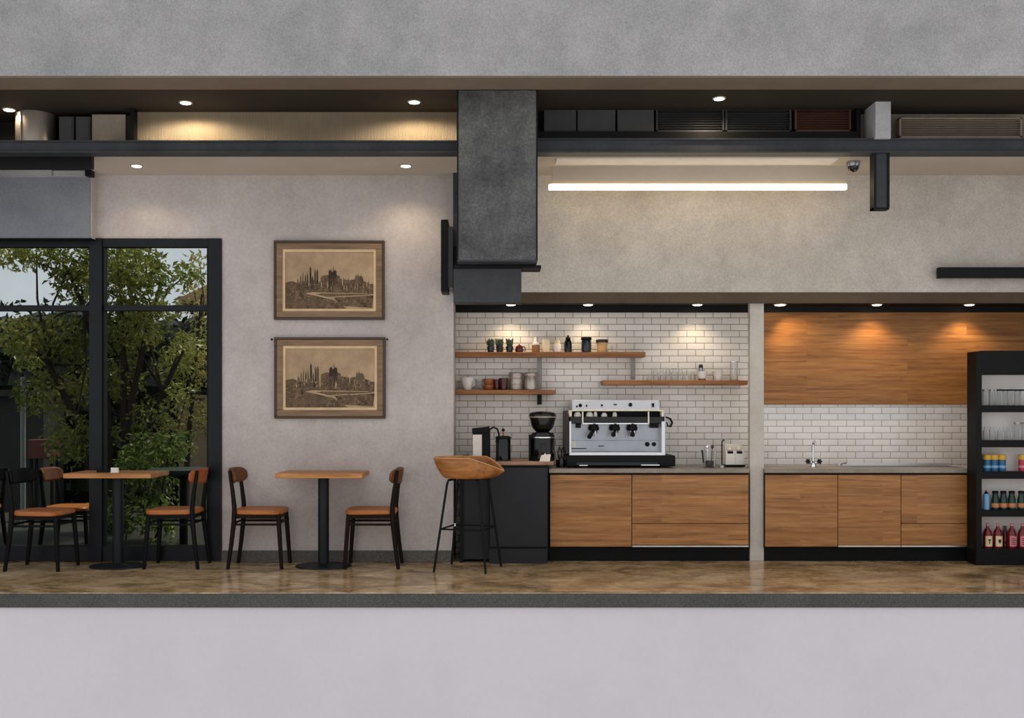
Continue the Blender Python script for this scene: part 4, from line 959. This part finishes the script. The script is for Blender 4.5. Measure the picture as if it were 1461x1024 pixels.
mt = MB(); mt.add([(U(817), .06, V(584.6)), (U(943), .06, V(584.6)), (U(943), .10, V(570)), (U(817), .10, V(570)), (U(817), .38, V(584.6)), (U(943), .38, V(584.6)), (U(943), .38, V(570)), (U(817), .38, V(570))],
                  [(0, 1, 2, 3), (4, 7, 6, 5), (0, 3, 7, 4), (1, 5, 6, 2), (3, 2, 6, 7), (0, 4, 5, 1)])
mt.build('top_panel', 'inox_light', t, bevel=.004)
def knob(px, py, r, y, m='black', parent=None, nm='knob'): MB().lathe([(r, 0), (r, .012), (r * .8, .018), (0, .018)], (U(px), y, V(py)), 18, axis='y').build(nm, m, t, smooth=True)
for px, py, r in ((829, 578, .016), (824, 579.5, .008), (838, 578.5, .008), (860, 578, .009), (901, 577, .017)): knob(px, py, r, .08)
MB().box(U(932), U(935), .062, .085, V(580), V(575)).build('switch', 'black', t); MB().box(U(877), U(881.5), .07, .09, V(577), V(576)).build('badge', 'black', t)
for px, r in ((925.5, .021), (935, .019)): knob(px, 634, r, .085)
MB().box(U(816.5), U(822), .078, .086, V(638.5), V(629.5)).build('side_label', 'paper', t); MB().box(U(855), U(863), .080, .086, V(637.2), V(636)).build('name_badge', 'black', t)
MB().box(U(816), U(838), .080, .086, V(640.8), V(639.6)).build('drain_slot', 'black', t)
for i, px in enumerate((848, 878, 903)):
    gh = MB(); gh.lathe([(.04, V(604)), (.04, V(608)), (.048, V(609)), (.048, V(613)), (.034, V(615)), (0, V(615))], (U(px), .05, 0), 24)
    gh.build('group_head', 'black', t, smooth=True)
    pf = MB(); pf.lathe([(.036, V(618)), (.038, V(613)), (0, V(613))], (U(px), .05, 0), 22); pf.build('portafilter', 'chrome', t, smooth=True)
    d = (-.055, -.03, -.015)[i]
    MB().tube([(U(px), .03, V(615.5)), (U(px) + d * .5, -.03, V(617)), (U(px) + d, -.10, V(620 + (3 if i == 0 else 0)))], [.014, .016, .02], 12).build('portafilter_handle', 'black', t, smooth=True)
    MB().tube([(U(px) + .004, .05, V(617)), (U(px) + .014, .045, V(620)), (U(px) + .016, .045, V(622.5))], .006, 8).build('spout', 'chrome', t, smooth=True)
    MB().tube([(U(px) - .006, .05, V(617)), (U(px) - .014, .045, V(620)), (U(px) - .016, .045, V(622.5))], .006, 8).build('spout', 'black', t, smooth=True)
for px in (826, 935): 
    MB().box(U(px - (3.5 if px < 900 else 6)), U(px + (3.5 if px < 900 else 6)), .04, .1, V(610.5), V(604)).build('steam_valve', 'black', t, bevel=.005)
MB().tube([(U(947), .05, V(596)), (U(951), .03, V(595)), (U(957), .02, V(597.5)), (U(959.5), .02, V(603)), (U(957), .02, V(608.5)), (U(953.5), .02, V(608)), (U(951.5), .02, V(602))], [.007, .008, .010, .011, .010, .008, .006], 10).build('steam_handle', 'black', t, smooth=True)
for i, (px, r, h, m) in enumerate(((824, .034, .042, 'white'), (841, .034, .042, 'white'), (849.5, .018, .045, 'paper'), (862, .028, .036, 'white'), (877, .022, .04, 'paper'))):
    lab = ['upside-down cup at the left end of the machine cup bay', 'upside-down cup just right of the left trim strip', 'narrow white cup beside the upside-down cup in the bay', 'low upside-down cup in the middle of the cup bay', 'narrow white cup at the right of the cup bay row'][i]
    ware('espresso_cup', lab, 'cup', px, YM + .085, V(594.5) + ZCT + .001, [('bowl', m, [(r, 0), (r * .96, h * .4), (r * .72, h * .85), (r * .45, h), (0, h)])], 'cups in the machine bay')

# right of the machine
YR = 9.55
t = thing('utensil_jug', 'dark glass jug with spoons right of the coffee machine', 'jug', (wx(1012.5, YR), YR, ZCT + .0006)); 
MB().lathe([(0, 0), (.045, 0), (.05, .06), (.0, .06)], n=24).build('contents', 'brown_dark', t, smooth=True)
MB().lathe([(0, 0), (.052, 0), (.066, .15), (.063, .15), (.05, .006), (0, .006)], n=28).build('beaker', 'glass_ware', t, smooth=True)
MB().tube([(-.055, 0, .04), (-.062, 0, .1), (-.068, 0, .15), (-.075, 0, .155)], .007, 8).build('handle', 'black', t, smooth=True)
for i, (a, b) in enumerate(((-.012, .01), (.014, -.01), (.002, .02))):
    m_ = MB(); m_.tube([(a, b, .05), (a * 1.5, b, .17)], .004, 8); m_.lathe([(0, -.02), (.012, -.01), (.014, 0), (.01, .014), (0, .02)], (a * 1.6, b, .185), 12, sy=.4); m_.build('spoon', ('chrome', 'brown_dark', 'paper')[i], t, smooth=True)
t = thing('bar_tap', 'slim dark bent tap beside the white napkin box', 'tap', (wx(1030, YR), YR, ZCT + .0006))
MB().tube([(0, 0, .02), (0, 0, .22), (.004, 0, .24), (.014, 0, .248), (.02, -.01, .24)], .0065, 10).build('spout', 'black_gloss', t, smooth=True)
MB().lathe([(0, 0), (.028, 0), (.028, .01), (.012, .02), (0, .022)], (0, 0, 0), 20).build('base', 'chrome', t, smooth=True)
MB().tube([(.0, -.012, .015), (-.03, -.04, .028)], .006, 8).build('lever', 'chrome', t, smooth=True)
t = thing('napkin_box', 'white napkin dispenser box next to the pale column', 'box', (wx(1049, YR), YR, ZCT + .0006)); V = lambda p: wz(p, YR) - ZCT; U = lambda p: wx(p, YR) - wx(1049, YR)
MB().box(U(1035), U(1063), -.005, .12, 0, .022).build('base', 'black', t, bevel=.003); MB().box(U(1035.5), U(1062), 0, .11, .022, V(643)).build('body', 'white', t, bevel=.004)
MB().box(U(1036), U(1060), .04, .11, V(643), V(633.5)).build('backboard', 'paper', t, bevel=.003); MB().box(U(1048.5), U(1049.1), -.001, .0, .03, V(645)).build('seam', 'tin', t)
for i, (px, w) in enumerate(((1042, .022), (1055, .024))):
    MB().lathe([(0, 0), (w, .006), (w * 1.1, .018), (w * .6, .04), (0, .046)], (U(px), .02, V(643)), 10).build('crumpled_napkin', 'paper', t); MB().box(U(px - 4), U(px + 4), -.003, .0, V(647), V(643.5)).build('slot', 'black', t)
# sink side
YS_ = 9.62
t = thing('mixer_tap', 'chrome mixer tap with two cross handles at the sink', 'tap', (wx(1160, YS_), YS_, ZCT + .0006))
MB().tube([(0, 0, .03), (0, 0, .2), (0, -.01, .225), (0, -.035, .235), (0, -.06, .225), (0, -.068, .2)], .0095, 12).build('spout', 'chrome', t, smooth=True)
MB().lathe([(0, 0), (.03, 0), (.03, .02), (.018, .04), (.012, .05), (0, .05)], n=24).build('base', 'chrome', t, smooth=True)
for s in (-1, 1):
    MB().tube([(0, 0, .03), (s * .045, -.01, .045)], .012, 10).build('valve', 'chrome', t, smooth=True)
    hk = MB()
    for k in range(3):
        a = k * math.pi / 3; hk.tube([(s * .052 + math.cos(a) * .024, -.02, .05 + math.sin(a) * .024), (s * .052 - math.cos(a) * .024, -.02, .05 - math.sin(a) * .024)], .008, 8)
    hk.build('cross_handle', 'black_gloss', t, smooth=True)
t = thing('sink_rim', 'low stainless sink rim set on the right worktop', 'sink', (wx(1288, 9.6), 9.6, ZCT + .0006)); w = wx(1370, 9.6) - wx(1288, 9.6)
rm = MB(); rm.box(-w, w, -.2, -.185, 0, .004); rm.box(-w, w, .2, .22, 0, .026); rm.box(-w, -w + .015, -.2, .22, 0, .004); rm.box(w - .015, w, -.2, .22, 0, .004)
rm.build('rim', 'inox_light', t, bevel=.003); MB().box(-w + .015, w - .015, -.185, .2, 0, .002).build('basin', 'basin', t)
MB().tube([(-w - .01, .1, .012), (-w + .0, .08, .03), (-w + .03, .05, .035)], .009, 8).build('overflow_hook', 'chrome', t, smooth=True)

# ------------------------------------------------------------------ black shelving unit
YFR, YBK = 9.104, 9.284
t = thing('display_shelf', 'tall black open display shelving with glasses and bottles', 'shelving unit', (XSH, YFR, 0)); W = .95
U = lambda p: wx(p, YFR) - XSH; V = lambda p: wz(p, YFR); D = YBK - YFR
MB().box(0, U(1401), 0, D, 0, V(501)).build('side_panel', 'black', t, bevel=.003); MB().box(W - .05, W, 0, D, 0, V(501)).build('side_panel', 'black', t, bevel=.003)
MB().box(U(1401), W - .05, .004, D, V(534), V(500)).build('header', 'black', t, bevel=.003)
MB().box(U(1401), W - .05, D - .012, D, .05, V(534)).build('back_panel', 'shelf_back', t)
MB().box(-.005, W + .005, -.006, .02, 0, V(790)).build('plinth', 'black', t, bevel=.003)
SZ = []
for a, b in ((578, 588), (628, 638), (673, 683), (728, 737), (783, 792)):
    MB().box(U(1401), W - .05, .003, D - .012, V(b), V(a)).build('shelf', 'black', t, bevel=.002); SZ.append(V(a))
YP = YFR + .085
def sh_item(name, label, cat, px, row, parts, group, dy=0): return ware(name, label, cat, px, YP + dy, SZ[row], parts, group)
od = ['leftmost', 'second', 'third', 'fourth', 'fifth', 'sixth', 'seventh']
def jarprof(r, h): return [(0, 0), (r, 0), (r, h * .82), (r * .86, h * .9), (r * .86, h), (r * .86 - .003, h), (r * .82, h * .88), (r - .003, h * .8), (r - .003, .005), (0, .005)]
for i, px in enumerate((1405.5, 1415, 1426, 1433.5, 1442, 1451, 1459.5)):
    sh_item('glass_jar', f'{od[i]} jar from the left on the top shelf of the black unit', 'jar', px, 0, [('bowl', 'glass_ware', jarprof(.026, .13)), ('rim_band', 'black' if i > 1 else 'tin', [(.0235, .126), (.0245, .128), (.0245, .138), (.0235, .139)])], 'jars on the top shelf of the black unit', (-.015, .02)[i % 2])
for i, px in enumerate((1406.5, 1415, 1427.5, 1440)):
    sh_item('small_bottle', f'{od[i]} clear small bottle on the second shelf of the black unit', 'bottle', px, 1, [('bowl', 'glass_ware', [(0, 0), (.026, 0), (.028, .07), (.016, .095), (.017, .115), (.014, .115), (.013, .094), (.025, .068), (.023, .005), (0, .005)])], 'small bottles on the second shelf')
for i, px in enumerate((1451.5, 1463)):
    sh_item('lidded_jar', ('taller lidded glass jar on the second shelf' if i == 0 else 'lidded glass jar cut by the right edge, second shelf'), 'jar', px, 1, [('bowl', 'glass_ware', jarprof(.03, .14)), ('lid', 'tin', [(.03, .14), (.031, .142), (.031, .155), (0, .158)])], 'small bottles on the second shelf')
for i, px in enumerate((1408, 1418.5, 1429.5, 1458.5)):
    body = 'can_blue' if i < 3 else 'can_pink'
    sh_item('canister', (f'{od[i]} blue canister with a yellow lid' if i < 3 else 'crimson canister with a yellow lid at the right edge'), 'canister', px, 2, [('body', body, [(0, 0), (.031, 0), (.032, .004), (.032, .102), (0, .102)]), ('lid', 'can_yellow', [(.033, .102), (.034, .104), (.034, .142), (.03, .146), (0, .146)]), ('print_band', 'bottle_blue' if i < 3 else 'label_pink', [(.0325, .03), (.033, .031), (.033, .05), (.0325, .051)])], 'canisters on the third shelf')
sh_item('spray_bottle', 'pale blue bottle at the left of the fourth shelf', 'bottle', 1407, 3, [('body', 'bottle_blue', [(0, 0), (.026, 0), (.027, .01), (.027, .12), (.018, .138), (0, .138)]), ('cap', 'black', [(.016, .138), (.016, .15), (.006, .155), (.005, .168), (0, .168)])], None)
for i, px in enumerate((1420, 1431.5, 1443.5, 1457)):
    sh_item('green_bottle', f'{od[i]} dark green bottle with an orange label', 'bottle', px, 3, [('body', 'bottle_green', [(0, 0), (.031, 0), (.032, .01), (.032, .09), (.025, .115), (.022, .14), (0, .14)]), ('cap', 'black', [(.025, .14), (.025, .16), (.02, .163), (0, .163)]), ('label', 'label_orange', [(.0325, .02), (.033, .021), (.033, .055), (.0325, .056)])], 'green bottles on the fourth shelf')
for i, px in enumerate((1409, 1423.5, 1443.5, 1458.5)):
    lm = 'label_cream' if i < 2 else 'label_pink'
    b_ = sh_item('red_bottle', f'{od[i]} tall red bottle with a {"cream" if i < 2 else "pink"} label on the bottom shelf', 'bottle', px, 4, [('body', 'bottle_red', [(0, 0), (.037, 0), (.038, .01), (.038, .12), (.03, .15), (.014, .175), (.012, .19), (0, .19)]), ('cap', 'label_pink', [(.014, .19), (.014, .21), (.01, .213), (0, .213)])], 'red bottles on the bottom shelf')
    lb = MB(); nn = 10
    for k in range(nn):
        a0, a1 = math.radians(-90 - 50 + 100 * k / nn), math.radians(-90 - 50 + 100 * (k + 1) / nn)
        lb.quad([(math.cos(a0) * .0387, math.sin(a0) * .0387, .015), (math.cos(a1) * .0387, math.sin(a1) * .0387, .015), (math.cos(a1) * .0387, math.sin(a1) * .0387, .105), (math.cos(a0) * .0387, math.sin(a0) * .0387, .105)])
    lo_ = lb.build('label', lm, b_)
    e = MB()
    if i == 0: e.box(-.012, .012, -.0400, -.0392, .066, .078); e.box(-.004, .004, -.0400, -.0392, .036, .07)
    elif i == 1: e.prism_xz([(-.013, .076), (.013, .076), (.011, .052), (0, .040), (-.011, .052)], -.0400, -.0392)
    else:
        for k in range(4): e.box(-.018, .018 - .006 * (k % 2), -.0400, -.0375, .032 + k * .016, .039 + k * .016)
    e.build('emblem', 'ink' if i < 2 else 'darkred', lo_)
sh_item('red_bottle', 'small dark red bottle tucked behind the tall red bottles', 'bottle', 1434, 4, [('body', 'darkred', [(0, 0), (.022, 0), (.022, .13), (.012, .16), (.012, .185), (0, .185)]), ('label', 'bottle_red', [(.0223, .03), (.0228, .031), (.0228, .08), (.0223, .081)])], None, .05)

# outdoor table seen through the glass
t = thing('garden_table', 'dark green garden table outside the right window pane', 'table', (wx(262, 10.3), 10.3, -.03)); 
MB().lathe([(0, .76), (.34, .76), (.345, .77), (.345, .80), (.33, .805), (0, .805)], n=36).build('tabletop', 'green_metal', t, smooth=True); MB().lathe([(.04, .02), (.04, .7), (.2, .755), (.2, .76), (0, .76)], n=24).build('pedestal', 'black', t, smooth=True); MB().lathe([(0, 0), (.22, 0), (.22, .02), (0, .025)], n=30).build('base', 'black', t)

# ------------------------------------------------------------------ light
w = bpy.data.worlds.new('sky'); SC.world = w; w.use_nodes = True; nt = w.node_tree
bg = nt.nodes['Background']; tc = nt.nodes.new('ShaderNodeTexCoord'); sep = nt.nodes.new('ShaderNodeSeparateXYZ'); nt.links.new(tc.outputs['Generated'], sep.inputs[0])
mr = N(nt, 'ShaderNodeMapRange'); mr.inputs['From Min'].default_value = -1; nt.links.new(sep.outputs['Z'], mr.inputs['Value'])
c = ramp(nt, mr.outputs['Result'], [(.0, (.95, .92, .91, 1)), (.5, (.93, .92, .93, 1)), (1., (.74, .78, .84, 1))])
nt.links.new(c, bg.inputs['Color']); bg.inputs['Strength'].default_value = 1.12

sd = bpy.data.lights.new('sun', 'SUN'); sd.energy = 5.5; sd.color = (1, .9, .72); sd.angle = math.radians(6)
so = bpy.data.objects.new('sun', sd); COL.objects.link(so); so.rotation_euler = Vector((-.38, -.22, -1)).to_track_quat('-Z', 'Y').to_euler(); so.location = (6, 20, 12)
cam = bpy.data.cameras.new('camera'); co = bpy.data.objects.new('camera', cam); COL.objects.link(co)
co.location = (0, 0, EYE); co.rotation_euler = (math.radians(90), 0, 0)
cam.sensor_width = 36; cam.sensor_fit = 'HORIZONTAL'; cam.lens = F / 1461 * 36
cam.shift_x = (730.5 - CX) / 1461; cam.shift_y = (CY - 512) / 1461; cam.clip_end = 200
SC.camera = co
SC.view_settings.view_transform = 'Standard'; SC.view_settings.look = 'None'; SC.view_settings.exposure = 0; SC.view_settings.gamma = 1; SC.view_settings.use_curve_mapping = False
SC.cycles.use_denoising = True
SC.cycles.max_bounces = 8; SC.cycles.transparent_max_bounces = 24
